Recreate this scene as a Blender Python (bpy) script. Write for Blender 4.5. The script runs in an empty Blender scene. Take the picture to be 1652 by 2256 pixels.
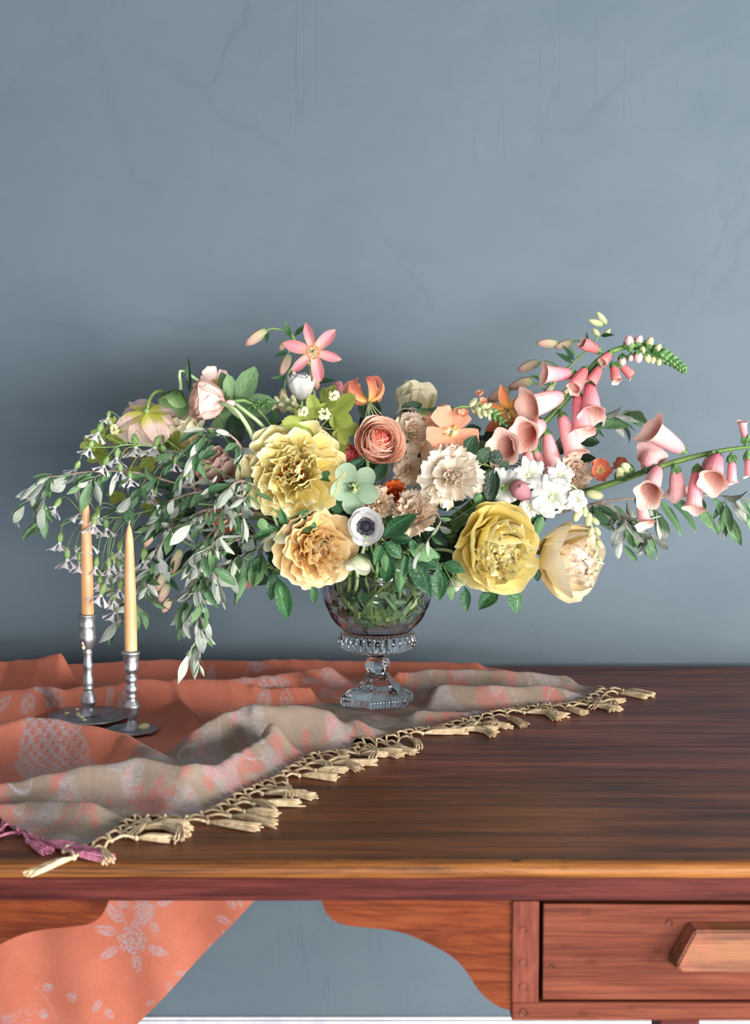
import bpy, bmesh, math, random
import numpy as np
from mathutils import Vector, Matrix, noise as mnoise

S = bpy.context.scene
COL = S.collection
PI = math.pi
R = math.radians

# ------------------------------------------------------------------ camera
F = 3184.0                    # focal length in photo pixels
PITCH = R(5.0)
TZ = 0.76                     # height of the desk top
CAMZ = TZ + 0.502
cd = bpy.data.cameras.new('camera')
cd.sensor_fit = 'HORIZONTAL'; cd.sensor_width = 36.0; cd.lens = F / 1652 * 36.0
cd.clip_start = 0.05; cd.clip_end = 50
cd.dof.use_dof = True; cd.dof.focus_distance = 2.17; cd.dof.aperture_fstop = 8.5
cam = bpy.data.objects.new('camera', cd); COL.objects.link(cam)
cam.location = (0, 0, CAMZ); cam.rotation_euler = (PI / 2 - PITCH, 0, 0)
S.camera = cam

# ------------------------------------------------------------------ world, window light, added fill, exposure
W = bpy.data.worlds.new('world'); S.world = W; W.use_nodes = True
bg = W.node_tree.nodes['Background']
bg.inputs[0].default_value = (0.90, 0.95, 1.0, 1); bg.inputs[1].default_value = 0.54

def area(name, loc, target, sx, sy, power, col):
    l = bpy.data.lights.new(name, 'AREA'); l.shape = 'RECTANGLE'; l.size = sx; l.size_y = sy
    l.energy = power; l.color = col
    o = bpy.data.objects.new(name, l); COL.objects.link(o); o.location = loc
    o.rotation_euler = (Vector(target) - Vector(loc)).to_track_quat('-Z', 'Y').to_euler()
    return o
area('window_light', (3.05, -0.30, 1.00), (0.0, 2.45, 0.80), 1.1, 1.1, 275, (1.0, 0.965, 0.92))
area('low_fill_light', (1.2, -2.3, 0.52), (0.0, 2.5, 0.25), 2.6, 1.0, 265, (0.96, 0.98, 1.0))  # added low fill that brightens the wall under the desk, no known window

S.view_settings.view_transform = 'Standard'; S.view_settings.look = 'None'
S.view_settings.exposure = 0.0; S.view_settings.gamma = 1.0
S.view_settings.use_curve_mapping = False
S.cycles.max_bounces = 9; S.cycles.diffuse_bounces = 3; S.cycles.glossy_bounces = 3; S.cycles.transmission_bounces = 9
S.cycles.use_adaptive_sampling = True; S.cycles.adaptive_threshold = 0.05

# ------------------------------------------------------------------ pixel <-> place
def ray(px, py):
    x = (px - 826) / F; y = (1128 - py) / F
    c, s = math.cos(PITCH), math.sin(PITCH)
    return Vector((x, y * s + c, y * c - s))
def at(px, py, Y):            # the point of the place at depth Y from the camera
    d = ray(px, py); k = Y / d.y
    return Vector((d.x * k, Y, CAMZ + d.z * k))
def on(px, py, z):            # the point at height z
    d = ray(px, py); k = (z - CAMZ) / d.z
    return Vector((d.x * k, d.y * k, z))

# ------------------------------------------------------------------ mesh helpers
class MB:
    def __init__(s): s.v = []; s.f = []; s.uv = []; s.m = []
    def grid(s, P, UV=None, closed=False, mat=0, flip=False):
        """P[i][j] grid of points"""
        n = len(P); m = len(P[0]); b = len(s.v)
        for i in range(n):
            for j in range(m):
                s.v.append(tuple(P[i][j]))
                s.uv.append(UV[i][j] if UV else (j / max(1, m - 1), i / max(1, n - 1)))
        mm = m if closed else m - 1
        for i in range(n - 1):
            for j in range(mm):
                a = b + i * m + j; c = b + i * m + (j + 1) % m
                q = (a, c, c + m, a + m)
                s.f.append(q[::-1] if flip else q); s.m.append(mat)
    def tube(s, pts, rad, sides=6, mat=0, cap=True):
        pts = [Vector(p) for p in pts]; n = len(pts)
        if not hasattr(rad, '__len__'): rad = [rad] * n
        t = [(pts[min(i + 1, n - 1)] - pts[max(i - 1, 0)]).normalized() for i in range(n)]
        ref = Vector((0, 0, 1)) if abs(t[0].z) < .9 else Vector((1, 0, 0))
        u = (ref - t[0] * ref.dot(t[0])).normalized()
        P = []
        for i in range(n):
            u = (u - t[i] * u.dot(t[i]))
            u = u.normalized() if u.length > 1e-6 else t[i].orthogonal().normalized()
            w = t[i].cross(u)
            P.append([pts[i] + (u * math.cos(2 * PI * k / sides) + w * math.sin(2 * PI * k / sides)) * rad[i] for k in range(sides)])
        b = len(s.v)
        s.grid(P, closed=True, mat=mat)
        if cap:
            s.f.append(tuple(b + k for k in range(sides))[::-1]); s.m.append(mat)
            s.f.append(tuple(b + (n - 1) * sides + k for k in range(sides))); s.m.append(mat)
    def lathe(s, prof, n=32, mat=0, fr=None, top=False, bot=False, o=(0, 0, 0), M=None):
        """prof [(r, z)], fr(theta, k) multiplies r"""
        P = []
        for k, (r, z) in enumerate(prof):
            row = []
            for j in range(n):
                a = 2 * PI * j / n; q = r * (fr(a, k) if fr else 1)
                p = Vector((o[0] + q * math.cos(a), o[1] + q * math.sin(a), o[2] + z))
                row.append(M @ p if M else p)
            P.append(row)
        b = len(s.v); s.grid(P, closed=True, mat=mat)
        if bot: s.f.append(tuple(b + j for j in range(n))[::-1]); s.m.append(mat)
        if top: s.f.append(tuple(b + (len(prof) - 1) * n + j for j in range(n))); s.m.append(mat)
    def ball(s, c, r, mat=0, n=8, rings=5, sq=(1, 1, 1), M=None):
        P = []
        for i in range(rings + 1):
            a = PI * i / rings
            P.append([Vector((math.sin(a) * math.cos(2 * PI * j / n) * sq[0], math.sin(a) * math.sin(2 * PI * j / n) * sq[1], -math.cos(a) * sq[2])) * r for j in range(n)])
        for row in P:
            for j in range(n): row[j] = (M @ row[j] if M else row[j]) + Vector(c)
        s.grid(P, closed=True, mat=mat)
    def box(s, x0, x1, y0, y1, z0, z1, mat=0):
        b = len(s.v)
        for z in (z0, z1):
            for (x, y) in ((x0, y0), (x1, y0), (x1, y1), (x0, y1)):
                s.v.append((x, y, z)); s.uv.append((0, 0))
        for q in ((3, 2, 1, 0), (4, 5, 6, 7), (0, 1, 5, 4), (1, 2, 6, 5), (2, 3, 7, 6), (3, 0, 4, 7)):
            s.f.append(tuple(b + k for k in q)); s.m.append(mat)
    def mesh(s, name, mats, smooth=True, uv=True, bevel=0, seg=2):
        me = bpy.data.meshes.new(name)
        me.from_pydata([tuple(p) for p in s.v], [], s.f)
        if not isinstance(mats, (list, tuple)): mats = [mats]
        for m in mats: me.materials.append(m)
        if any(s.m): me.polygons.foreach_set('material_index', s.m)
        if uv:
            L = me.uv_layers.new(name='UVMap')
            vi = np.empty(len(me.loops), np.int32); me.loops.foreach_get('vertex_index', vi)
            L.data.foreach_set('uv', np.array(s.uv, np.float32)[vi].ravel())
        if bevel:
            bm = bmesh.new(); bm.from_mesh(me)
            bmesh.ops.bevel(bm, geom=list(bm.edges), offset=bevel, segments=seg, profile=.5, affect='EDGES')
            bm.to_mesh(me); bm.free()
        me.polygons.foreach_set('use_smooth', [smooth] * len(me.polygons))
        me.update()
        return me

def spline(pts, n=24):
    """Catmull-Rom through points (any dimension)"""
    P = np.array([list(p) for p in pts], float)
    Q = np.vstack([2 * P[0] - P[1], P, 2 * P[-1] - P[-2]])
    seg = len(P) - 1; out = []
    for i in range(n + 1):
        t = i / n * seg; k = min(int(t), seg - 1); f = t - k
        a, b, c, d = Q[k:k + 4]
        out.append(.5 * (2 * b + (c - a) * f + (2 * a - 5 * b + 4 * c - d) * f * f + (3 * b - a - 3 * c + d) * f ** 3))
    return [Vector(o) if len(o) == 3 else tuple(o) for o in out]

# ------------------------------------------------------------------ scene-graph helpers
LABELS = {}
def tag(o, label, cat, group=None):
    o['label'] = label; o['category'] = cat
    if group: o['group'] = group
    return o
def thing(name, label, cat, loc, group=None):
    o = bpy.data.objects.new(name, None); COL.objects.link(o)
    o.empty_display_size = .02; o.location = loc
    return tag(o, label, cat, group)
def part(parent, name, me, M=None, label=None):
    """link mesh me as a part; M is its world matrix (default: mesh already in world space)"""
    o = bpy.data.objects.new(name, me); COL.objects.link(o)
    M = M if M is not None else Matrix()
    o.parent = parent
    o.matrix_basis = wm(parent).inverted() @ M
    WM[o.name] = M
    if label: o['label'] = label
    return o
WM = {}
def wm(o):
    if o.name in WM: return WM[o.name]
    return Matrix.Translation(o.location)
def solo(name, me, label, cat, group=None):
    o = bpy.data.objects.new(name, me); COL.objects.link(o)
    return tag(o, label, cat, group)
def struct(name, me, label):
    o = bpy.data.objects.new(name, me); COL.objects.link(o)
    o['kind'] = 'structure'; o['label'] = label; o['category'] = name.split('_')[0]
    return o

# ------------------------------------------------------------------ material helpers
def srgb(c):
    f = lambda x: x / 12.92 if x <= .04045 else ((x + .055) / 1.055) ** 2.4
    return (f(c[0] / 255), f(c[1] / 255), f(c[2] / 255), 1)
class NT:
    def __init__(s, name):
        s.m = bpy.data.materials.new(name); s.m.use_nodes = True
        s.t = s.m.node_tree; s.t.nodes.clear()
        s.out = s.n('ShaderNodeOutputMaterial')
    def n(s, kind, **kw):
        d = s.t.nodes.new(kind)
        for k, v in kw.items():
            if k.startswith('i_'):
                key = k[2:]; key = int(key) if key.isdigit() else key.replace('_', ' ')
                s.set(d.inputs[key], v)
            else: setattr(d, k, v)
        return d
    def set(s, sock, v):
        if isinstance(v, bpy.types.NodeSocket): s.t.links.new(v, sock)
        elif isinstance(v, bpy.types.Node): s.t.links.new(v.outputs[0], sock)
        else: sock.default_value = v
    def ramp(s, fac, stops, interp='LINEAR'):
        r = s.n('ShaderNodeValToRGB'); r.color_ramp.interpolation = interp
        e = r.color_ramp.elements
        while len(e) < len(stops): e.new(.5)
        for k, (p, c) in enumerate(stops):
            e[k].position = p; e[k].color = c if len(c) == 4 else srgb(c)
        s.set(r.inputs[0], fac); return r.outputs[0]
    def mix(s, fac, a, b, mode='MIX'):
        d = s.n('ShaderNodeMix', data_type='RGBA', blend_type=mode)
        for k, v in ((0, fac), (6, a), (7, b)):
            if isinstance(v, tuple) and len(v) == 3: v = srgb(v)
            s.set(d.inputs[k], v)
        return d.outputs[2]
    def math(s, op, a, b=0.0, c=None):
        d = s.n('ShaderNodeMath', operation=op); s.set(d.inputs[0], a); s.set(d.inputs[1], b)
        if c is not None: s.set(d.inputs[2], c)
        return d.outputs[0]
    def noise(s, vec, scale, detail=4, rough=.55, dist=0):
        d = s.n('ShaderNodeTexNoise', i_Scale=scale, i_Detail=detail, i_Roughness=rough, i_Distortion=dist)
        if vec is not None: s.set(d.inputs['Vector'], vec)
        return d.outputs[0]
    def mapping(s, vec, scale=(1, 1, 1), rot=(0, 0, 0), loc=(0, 0, 0)):
        d = s.n('ShaderNodeMapping'); s.set(d.inputs[0], vec)
        d.inputs['Scale'].default_value = scale; d.inputs['Rotation'].default_value = rot; d.inputs['Location'].default_value = loc
        return d.outputs[0]
    def coord(s, which='Object'): return s.n('ShaderNodeTexCoord').outputs[which]
    def bump(s, h, strength=.3, dist=.001):
        d = s.n('ShaderNodeBump'); s.set(d.inputs['Height'], h)
        d.inputs['Strength'].default_value = strength; d.inputs['Distance'].default_value = dist
        return d.outputs[0]
    def bsdf(s, col, rough=.5, normal=None, spec=.5, **kw):
        p = s.n('ShaderNodeBsdfPrincipled')
        s.set(p.inputs['Base Color'], srgb(col) if isinstance(col, tuple) and len(col) == 3 else col)
        s.set(p.inputs['Roughness'], rough); s.set(p.inputs['Specular IOR Level'], spec)
        if normal is not None: s.set(p.inputs['Normal'], normal)
        for k, v in kw.items(): s.set(p.inputs[k.replace('_', ' ')], v)
        return p.outputs[0]
    def done(s, sh): s.t.links.new(sh, s.out.inputs[0]); return s.m

def m_plaster():
    t = NT('blue_grey_plaster'); P = t.coord('Object')
    big = t.noise(P, 1.1, 3, .5); mid = t.noise(t.mapping(P, (1, 1, 1.6)), 4.5, 5, .62, .6)
    fine = t.noise(P, 60, 3, .6)
    col = t.ramp(big, [(.3, (77, 91, 101)), (.7, (82, 95, 104))])
    col = t.mix(t.ramp(mid, [(.35, (0, 0, 0)), (.75, (255, 255, 255))]), col, (85, 98, 106))
    # trowel patches: curved overlapping edges, a slightly different tone in each, and hatched drag marks
    wv = t.n('ShaderNodeVectorMath', operation='ADD'); t.set(wv.inputs[0], P)
    nn = t.n('ShaderNodeTexNoise', i_Scale=2.6, i_Detail=4.0); t.set(nn.inputs['Vector'], P)
    sc_ = t.n('ShaderNodeVectorMath', operation='SCALE'); t.set(sc_.inputs[0], nn.outputs['Color']); sc_.inputs['Scale'].default_value = .42
    t.set(wv.inputs[1], sc_)
    vd = t.n('ShaderNodeTexVoronoi', feature='DISTANCE_TO_EDGE', i_Scale=2.1); t.set(vd.inputs['Vector'], t.mapping(wv.outputs[0], (1, 0, .8)))
    vc = t.n('ShaderNodeTexVoronoi', i_Scale=2.1); t.set(vc.inputs['Vector'], t.mapping(wv.outputs[0], (1, 0, .8)))
    g1 = t.ramp(t.noise(P, 3.1, 4, .6), [(.46, (0, 0, 0)), (.62, (255, 255, 255))])
    edge = t.math('MULTIPLY', t.ramp(vd.outputs['Distance'], [(.0, (255, 255, 255)), (.014, (70, 70, 70)), (.06, (0, 0, 0))]), g1)
    sepc = t.n('ShaderNodeSeparateColor'); t.set(sepc.inputs[0], vc.outputs['Color'])
    col = t.mix(t.math('MULTIPLY', sepc.outputs[0], .20), col, (86, 99, 108))
    hatch = None
    for rot, off, lo in ((.28, 0, .60), (-.35, 5, .61), (1.25, 9, .62)):
        k = t.n('ShaderNodeMath', operation='ABSOLUTE'); t.set(k.inputs[0], t.math('SUBTRACT', t.noise(t.mapping(P, (13, 0, .9), (0, rot, 0), (off, 0, off)), 1.5, 2, .5, .3), .5))
        ln = t.ramp(k, [(.0, (255, 255, 255)), (.016, (0, 0, 0))])
        gt = t.ramp(t.noise(t.mapping(P, (1, 1, 1), (0, 0, 0), (off * 3, 0, off)), 1.9, 2, .5), [(lo, (0, 0, 0)), (lo + .07, (255, 255, 255))])
        hh = t.math('MULTIPLY', ln, gt); hatch = hh if hatch is None else t.math('MAXIMUM', hatch, hh)
    m = t.math('MAXIMUM', edge, t.math('MULTIPLY', hatch, .8))
    patch = t.ramp(t.noise(P, 3.3, 6, .68, .8), [(.56, (0, 0, 0)), (.6, (255, 255, 255)), (.72, (120, 120, 120))])
    col = t.mix(t.math('MULTIPLY', patch, .12), col, (78, 93, 103))
    col = t.mix(t.math('MULTIPLY', m, .24), col, (62, 77, 88))
    h = t.math('ADD', t.math('MULTIPLY', mid, .8), t.math('ADD', t.math('MULTIPLY', fine, .05), t.math('MULTIPLY', m, -.08)))
    return t.done(t.bsdf(col, .62, t.bump(h, .35, .006), .3))

def m_wood(name, dark, mid, light, grain=1.0, rough=.4, axis='X', spots=.0, wear=None, spec=.4, bump=.25):
    t = NT(name); P = t.coord('Object')
    rnd = t.n('ShaderNodeObjectInfo').outputs['Random']
    off = t.n('ShaderNodeCombineXYZ'); t.set(off.inputs[0], t.math('MULTIPLY', rnd, 13.7)); t.set(off.inputs[1], t.math('MULTIPLY', rnd, 5.1))
    va = t.n('ShaderNodeVectorMath', operation='ADD'); t.set(va.inputs[0], P); t.set(va.inputs[1], off)
    sc = {'X': (1, 14, 14), 'Y': (14, 1, 14), 'Z': (14, 14, 1), 'D': (3, 14, 14)}[axis]
    V = t.mapping(va.outputs[0], tuple(grain * k for k in sc), (0, R(-30) if axis == 'D' else 0, 0))
    a = t.noise(V, 2.6, 6, .62, .8); b = t.noise(t.mapping(V, (2.0, 9, 9)), 3.0, 4, .7, .3); c = t.noise(va.outputs[0], 3.5, 3, .5)
    g = t.math('ADD', t.math('MULTIPLY', a, .5), t.math('ADD', t.math('MULTIPLY', b, .36), t.math('MULTIPLY', c, .14)))
    col = t.ramp(g, [(.40, dark), (.5, mid), (.60, light)])
    fl = t.noise(t.mapping(va.outputs[0], tuple({'X': (2.2, 75, 75), 'Y': (75, 2.2, 75), 'Z': (75, 75, 2.2), 'D': (2.2, 75, 75)}[axis]), (0, R(-30) if axis == 'D' else 0, 0)), 2.4, 4, .65, .25)
    lines = t.ramp(fl, [(.50, (0, 0, 0)), (.64, (255, 255, 255))])
    col = t.mix(t.math('MULTIPLY', lines, .62), col, dark)
    col = t.mix(t.math('MULTIPLY', t.ramp(fl, [(.34, (255, 255, 255)), (.46, (0, 0, 0))]), .35), col, light)
    if wear: col = t.mix(t.ramp(t.noise(va.outputs[0], 5, 6, .65), [(.52, (0, 0, 0)), (.66, (255, 255, 255))]), col, wear)
    if spots:
        v = t.n('ShaderNodeTexVoronoi', i_Scale=60.0); t.set(v.inputs['Vector'], t.mapping(va.outputs[0], (.5, 1, 1)))
        gate = t.ramp(t.noise(va.outputs[0], 9, 3), [(.5, (0, 0, 0)), (.6, (255, 255, 255))])
        sp = t.math('MULTIPLY', t.ramp(v.outputs['Distance'], [(.1, (255, 255, 255)), (.24, (0, 0, 0))]), gate)
        col = t.mix(t.math('MULTIPLY', sp, spots), col, (38, 22, 16))
    rr = t.math('ADD', t.math('MULTIPLY', b, .25), rough - .12)
    return t.done(t.bsdf(col, rr, t.bump(t.math('SUBTRACT', g, t.math('MULTIPLY', lines, .5)), bump, .002), spec))

def m_plain(name, col, rough=.5, spec=.5, nscale=0, col2=None, metallic=0, bump=0):
    t = NT(name); nm = None; c = srgb(col)
    if nscale:
        n = t.noise(t.coord('Object'), nscale, 4, .6)
        c = t.ramp(n, [(.35, col), (.65, col2 or col)])
        if bump: nm = t.bump(n, bump, .001)
    return t.done(t.bsdf(c, rough, nm, spec, Metallic=metallic))

def m_glass(name, rough=.0, ior=1.48, tint=(255, 255, 255)):
    t = NT(name)
    return t.done(t.bsdf(tint, rough, None, .5, Transmission_Weight=1.0, IOR=ior))

M_PLASTER = m_plaster()
M_WHITE = m_plain('white_paint', (196, 196, 202), .45, .4, 30, (178, 179, 188))
M_FLOOR = m_wood('floor_wood', (176, 168, 158), (202, 196, 188), (218, 212, 204), .6, .5)
M_TOP = m_wood('desk_top_wood', (54, 20, 13), (106, 51, 35), (140, 78, 56), 1.0, .42, spots=.5, bump=.3, spec=.3)
M_TOPF = m_wood('desk_front_board_wood', (50, 20, 8), (104, 52, 24), (140, 78, 38), .9, .40, spots=.5, bump=.3, spec=.3)
M_EDGE = m_wood('desk_edge_wood', (58, 30, 12), (118, 70, 28), (142, 92, 44), .9, .5, spots=.9, spec=.25)
M_RAIL = m_wood('red_rail_wood', (46, 17, 16), (72, 30, 27), (90, 43, 37), 1.1, .55, spec=.08)
M_BRACK = m_wood('bracket_wood', (66, 26, 12), (94, 42, 20), (108, 54, 28), 1.0, .6, 'D', spec=.08)
M_DRAW = m_wood('drawer_wood', (68, 31, 21), (93, 46, 32), (110, 60, 43), 1.0, .6, spots=.4, spec=.08)
M_POST = m_wood('post_wood', (68, 30, 24), (94, 46, 35), (112, 59, 45), 1.1, .55, 'Z', spec=.08)
M_HAND = m_wood('handle_wood', (72, 39, 26), (106, 64, 42), (128, 84, 56), 1.1, .6, spots=.7, spec=.2, wear=(150, 80, 66))
M_DARK = m_plain('dark_cavity_wood', (40, 22, 16), .7)
M_NAIL = m_plain('nail_iron', (64, 50, 48), .6, .3, 90, (110, 92, 88))

# ------------------------------------------------------------------ the room
YW = 2.60
m = MB()
nx, nz = 40, 60
m.grid([[(-2.2 + 4.4 * j / nx, YW, 3.2 * i / nz) for j in range(nx + 1)] for i in range(nz + 1)])
m.box(-2.2, 2.2, YW + .002, YW + .15, 0, 3.2)
struct('wall_back', m.mesh('wall_back', M_PLASTER), 'blue grey plastered wall with trowel marks behind the desk')
m = MB(); m.box(-2.2, 2.2, -1.6, YW + .15, -.05, 0)
struct('floor', m.mesh('floor', M_FLOOR, False), 'wooden floor under the desk')
m = MB(); m.box(-2.2, 2.2, YW - .013, YW, 0, .088); m.box(-2.2, 2.2, YW - .010, YW, .088, .094)
struct('baseboard_back', m.mesh('baseboard', M_WHITE, False, bevel=.0015), 'white painted baseboard along the plaster wall')

# ------------------------------------------------------------------ the desk
YF, YB = 1.487, 2.560          # front and back edge of the top
desk = thing('desk', 'old reddish pine writing desk with scalloped brackets and a drawer', 'desk', (0.1, 2.0, 0))
XL, XR = -1.12, 0.98
def bpart(name, x0, x1, y0, y1, z0, z1, mat, bev=.002, parent=None, label=None):
    cx, cy, cz = (x0 + x1) / 2, (y0 + y1) / 2, (z0 + z1) / 2
    b = MB(); b.box(x0 - cx, x1 - cx, y0 - cy, y1 - cy, z0 - cz, z1 - cz)
    return part(parent or desk, name, b.mesh(name, mat, False, bevel=bev), Matrix.Translation((cx, cy, cz)), label)
ys = [YF + .012, on(826, 1713, TZ).y, 1.985, 2.235, YB]
for k in range(4):
    bpart('tabletop_board', XL, XR, ys[k] + .0005, ys[k + 1] - .0005, TZ - .019, TZ, M_TOPF if k == 0 else M_TOP, .0014)
# worn golden nosing in front
b = MB(); prof = []
for k in range(9):
    a = PI / 2 + PI * k / 8
    prof.append((math.cos(a) * .010, math.sin(a) * .0095))
rows = [[(XL + (XR - XL) * i / 60, y, z + .0006 * mnoise.noise((i * .35, y * 90, 3))) for (y, z) in [(.004, .0095)] + prof + [(.004, -.0095)]] for i in range(61)]
b.grid([[r[k] for r in rows] for k in range(len(rows[0]))])
part(desk, 'edge_nosing', b.mesh('edge_nosing', M_EDGE), Matrix.Translation((0, YF + .010, TZ - .0095)), 'worn golden front edge of the top')
YR = YF + .008                 # front face of the frame
zr = at(826, 1985, YR).z       # underside of the front rail
bpart('front_rail', XL + .03, XR - .03, YR, YR + .022, zr, TZ - .0192, M_RAIL, .0012, label='dark red rail under the top')
xp0, xp1 = at(1128, 2100, YR).x, at(1187, 2100, YR).x
zd = at(1300, 2208, YR).z; zb = at(1300, 2250, YR).z
def bracket(x_post, sgn):
    pts = [(0, 0), (420, 0), (410, 28), (395, 45), (372, 56), (330, 62), (272, 68), (225, 80), (170, 106), (130, 130), (100, 162), (76, 200), (50, 228), (22, 246), (0, 251)]
    k = at(827, 2000, YR).x - at(826, 2000, YR).x
    pp = [pts[0], pts[1]] + [p for p in spline(pts[1:], 40)][1:]
    b = MB(); n = len(pp)
    for y in (0, .02):
        for (u, w) in pp: b.v.append((-sgn * u * k, y, -w * k)); b.uv.append((u / 400, w / 400))
    f = tuple(range(n)); b.f += [f, tuple(n + i for i in f[::-1])]
    b.f += [(i, n + i, n + (i + 1) % n, (i + 1) % n) for i in range(n)]
    b.m = [0] * len(b.f)
    if sgn > 0: b.f = [q[::-1] for q in b.f]
    me = b.mesh('bracket', M_BRACK, False)
    return part(desk, 'bracket', me, Matrix.Translation((x_post, YR + .003, zr)), 'orange brown scalloped corner bracket')
bracket(xp0 - .0006, 1)
xl1 = at(237 - 420, 2000, YR).x
bracket(xl1, -1)
def pedestal(xa, xb, sgn):
    """drawer box: xa = kneehole side of the post, xb = outer side; sgn +1 right"""
    lo, hi = min(xa, xb), max(xa, xb); pw = xp1 - xp0
    def sp(x0, x1): return (min(x0, x1), max(x0, x1))
    po = bpart('post', *sp(xa, xa + sgn * pw), YR, YR + .03, zd - .0004, zr - .0004, M_POST, .001)
    bpart('post', *sp(xb, xb - sgn * pw), YR, YR + .03, zd - .0004, zr - .0004, M_POST, .001)
    lr = bpart('lower_rail', lo, hi, YR + .0005, YR + .03, zb, zd - .0008, M_DRAW, .002)
    bpart('side_panel', *sp(xa + sgn * .006, xa + sgn * .022), YR + .0305, YB - .05, zb, TZ - .0195, M_POST, .001)
    bpart('side_panel', *sp(xb - sgn * .006, xb - sgn * .022), YR + .0305, YB - .05, zb, TZ - .0195, M_POST, .001)
    bpart('back_panel', lo + .025, hi - .025, YB - .066, YB - .05, zb, TZ - .0195, M_DARK, .001)
    bpart('bottom_panel', lo + .025, hi - .025, YR + .031, YB - .067, zb + .002, zb + .01, M_DARK, .001)
    for xx in (xa + sgn * (pw + .159), xb - sgn * .055) if sgn > 0 else (xa - .30, xb + .055):
        for yy in (YR + .035, YB - .12) if xx != xa + pw + .159 else (YR + .035,):
            bpart('leg', xx - .0225, xx + .0225, yy, yy + .045, 0, zb + .0015, M_RAIL, .003)
    # drawer, sagging a little
    d0, d1 = sp(xa + sgn * (pw + .0048), xb - sgn * (pw + .003))
    cx = (d0 + d1) / 2
    zt = zr - .0048
    b = MB(); w2 = (d1 - d0) / 2
    b.box(-w2, w2, 0, .018, zd + .001 - zd, zt - zd)
    b.box(-w2 + .012, w2 - .012, .018, .45, .004, zt - zd - .03)
    for i, p in enumerate(b.v):
        if p[2] > .05: b.v[i] = (p[0], p[1], p[2] - .0035 * (p[0] + w2) / (2 * w2) * sgn - (.0035 if sgn < 0 else 0))
    dr = part(desk, 'drawer', b.mesh('drawer', M_DRAW, False, bevel=.001), Matrix.Translation((cx, YR + .004, zd)))
    # hip-shaped wooden pull
    h0, h1 = at(1470, 2080, YR).x, d1 - (at(1470, 2080, YR).x - d0)
    if sgn < 0: h0, h1 = cx - .09, cx + .09
    hz0, hz1 = at(1500, 2126, YR).z, at(1500, 2033, YR).z
    hw = (h1 - h0) / 2; hh = (hz1 - hz0); hm = Matrix.Translation(((h0 + h1) / 2, YR + .004, (hz0 + hz1) / 2))
    b = MB(); z0 = -hh / 2
    ring = [(-hw, 0, z0 + .006), (-hw + .022, 0, hh / 2), (hw - .022, 0, hh / 2), (hw, 0, z0 + .006), (hw - .004, 0, z0), (-hw + .004, 0, z0)]
    out = [(-hw + .006, -.026, z0 + .008), (-hw + .026, -.020, hh / 2 - .003), (hw - .026, -.020, hh / 2 - .003), (hw - .006, -.026, z0 + .008), (hw - .010, -.026, z0 + .001), (-hw + .010, -.026, z0 + .001)]
    b.v = ring + out; b.uv = [(0, 0)] * 12; n = 6
    b.f = [(0, 1, 2, 3, 4, 5)[::-1], tuple(6 + i for i in range(6))] + [(i, (i + 1) % n, n + (i + 1) % n, n + i) for i in range(n)]
    b.m = [0] * len(b.f)
    bm = b.mesh('handle', M_HAND, False)
    x = bmesh.new(); x.from_mesh(bm); bmesh.ops.recalc_face_normals(x, faces=x.faces)
    bmesh.ops.bevel(x, geom=list(x.edges), offset=.002, segments=2, affect='EDGES'); x.to_mesh(bm); x.free()
    hd = part(dr, 'handle', bm, hm, 'chunky worn wooden pull')
    return po, lr, dr
def nail(parent, px, py, r, name='nail', Y=None):
    b = MB(); p = at(px, py, Y or YR)
    b.lathe([(0, -.0006), (r * .6, -.0010), (r, -.0004), (r * 1.02, .0008)], 14, M=Matrix.Rotation(R(-90), 4, 'X') @ Matrix.Scale(-1, 4, (0, 0, 1)))
    part(parent, name, b.mesh(name, M_NAIL), Matrix.Translation(p))
post, lrail, drawer = pedestal(xp0, XR - .03, 1)
pedestal(xl1 - .0006, XL + .03, -1)
for (px, py, r) in ((1154, 2048, .004), (1154, 2120, .0046), (1154, 2173, .0048)): nail(post, px, py, r, 'screw_plug')
nail(lrail, 1154, 2231, .0042, 'screw_plug')
nail(drawer, 1475, 2033, .0035, 'nail', YR + .0035); nail(drawer, 1217, 2128, .0022, 'nail_hole', YR + .0035)
# ------------------------------------------------------------------ the shawl
EDGE_PX = [(-330, 1700), (-150, 1765), (0, 1806), (60, 1838), (114, 1856), (172, 1862), (230, 1838), (283, 1799), (330, 1795), (400, 1800), (450, 1784), (520, 1748), (590, 1716), (640, 1685), (690, 1660), (763, 1650), (785, 1632), (834, 1631), (900, 1606), (949, 1602), (985, 1590), (1030, 1582), (1112, 1563), (1180, 1553), (1250, 1548), (1292, 1534), (1312, 1512)]
EDGE = np.array([list(on(px, py, TZ + .004))[:2] for px, py in EDGE_PX])
YBK = YB + .004
def hangflat(px, py):
    p = at(px, py, 2.578); return np.array([p.x, YBK + (TZ - p.z)])
Cc = EDGE[-1]
dirv = hangflat(310, 2256) - Cc; dirv /= np.linalg.norm(dirv)
perp = np.array([dirv[1], -dirv[0]])
NU, NV = 760, 560
LV = 1.75
Es = np.array(spline([tuple(e) for e in EDGE], 1500))
sl = np.concatenate([[0], np.cumsum(np.linalg.norm(np.diff(Es, axis=0), axis=1))])
su = np.linspace(0, sl[-1], NU)
EU = np.stack([np.interp(su, sl, Es[:, 0]), np.interp(su, sl, Es[:, 1])], 1)
vv = (np.linspace(0, 1, NV) ** 1.25) * LV
FX = EU[:, None, 0] + vv[None, :] * dirv[0]; FY = EU[:, None, 1] + vv[None, :] * dirv[1]
B = np.repeat(vv[None, :], NU, 0)             # distance from the fringed edge
A = (FX - Cc[0]) * perp[0] + (FY - Cc[1]) * perp[1]
BB = (FX - Cc[0]) * dirv[0] + (FY - Cc[1]) * dirv[1]
def sst(a, b, x): t = np.clip((x - a) / (b - a), 0, 1); return t * t * (3 - 2 * t)
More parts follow.
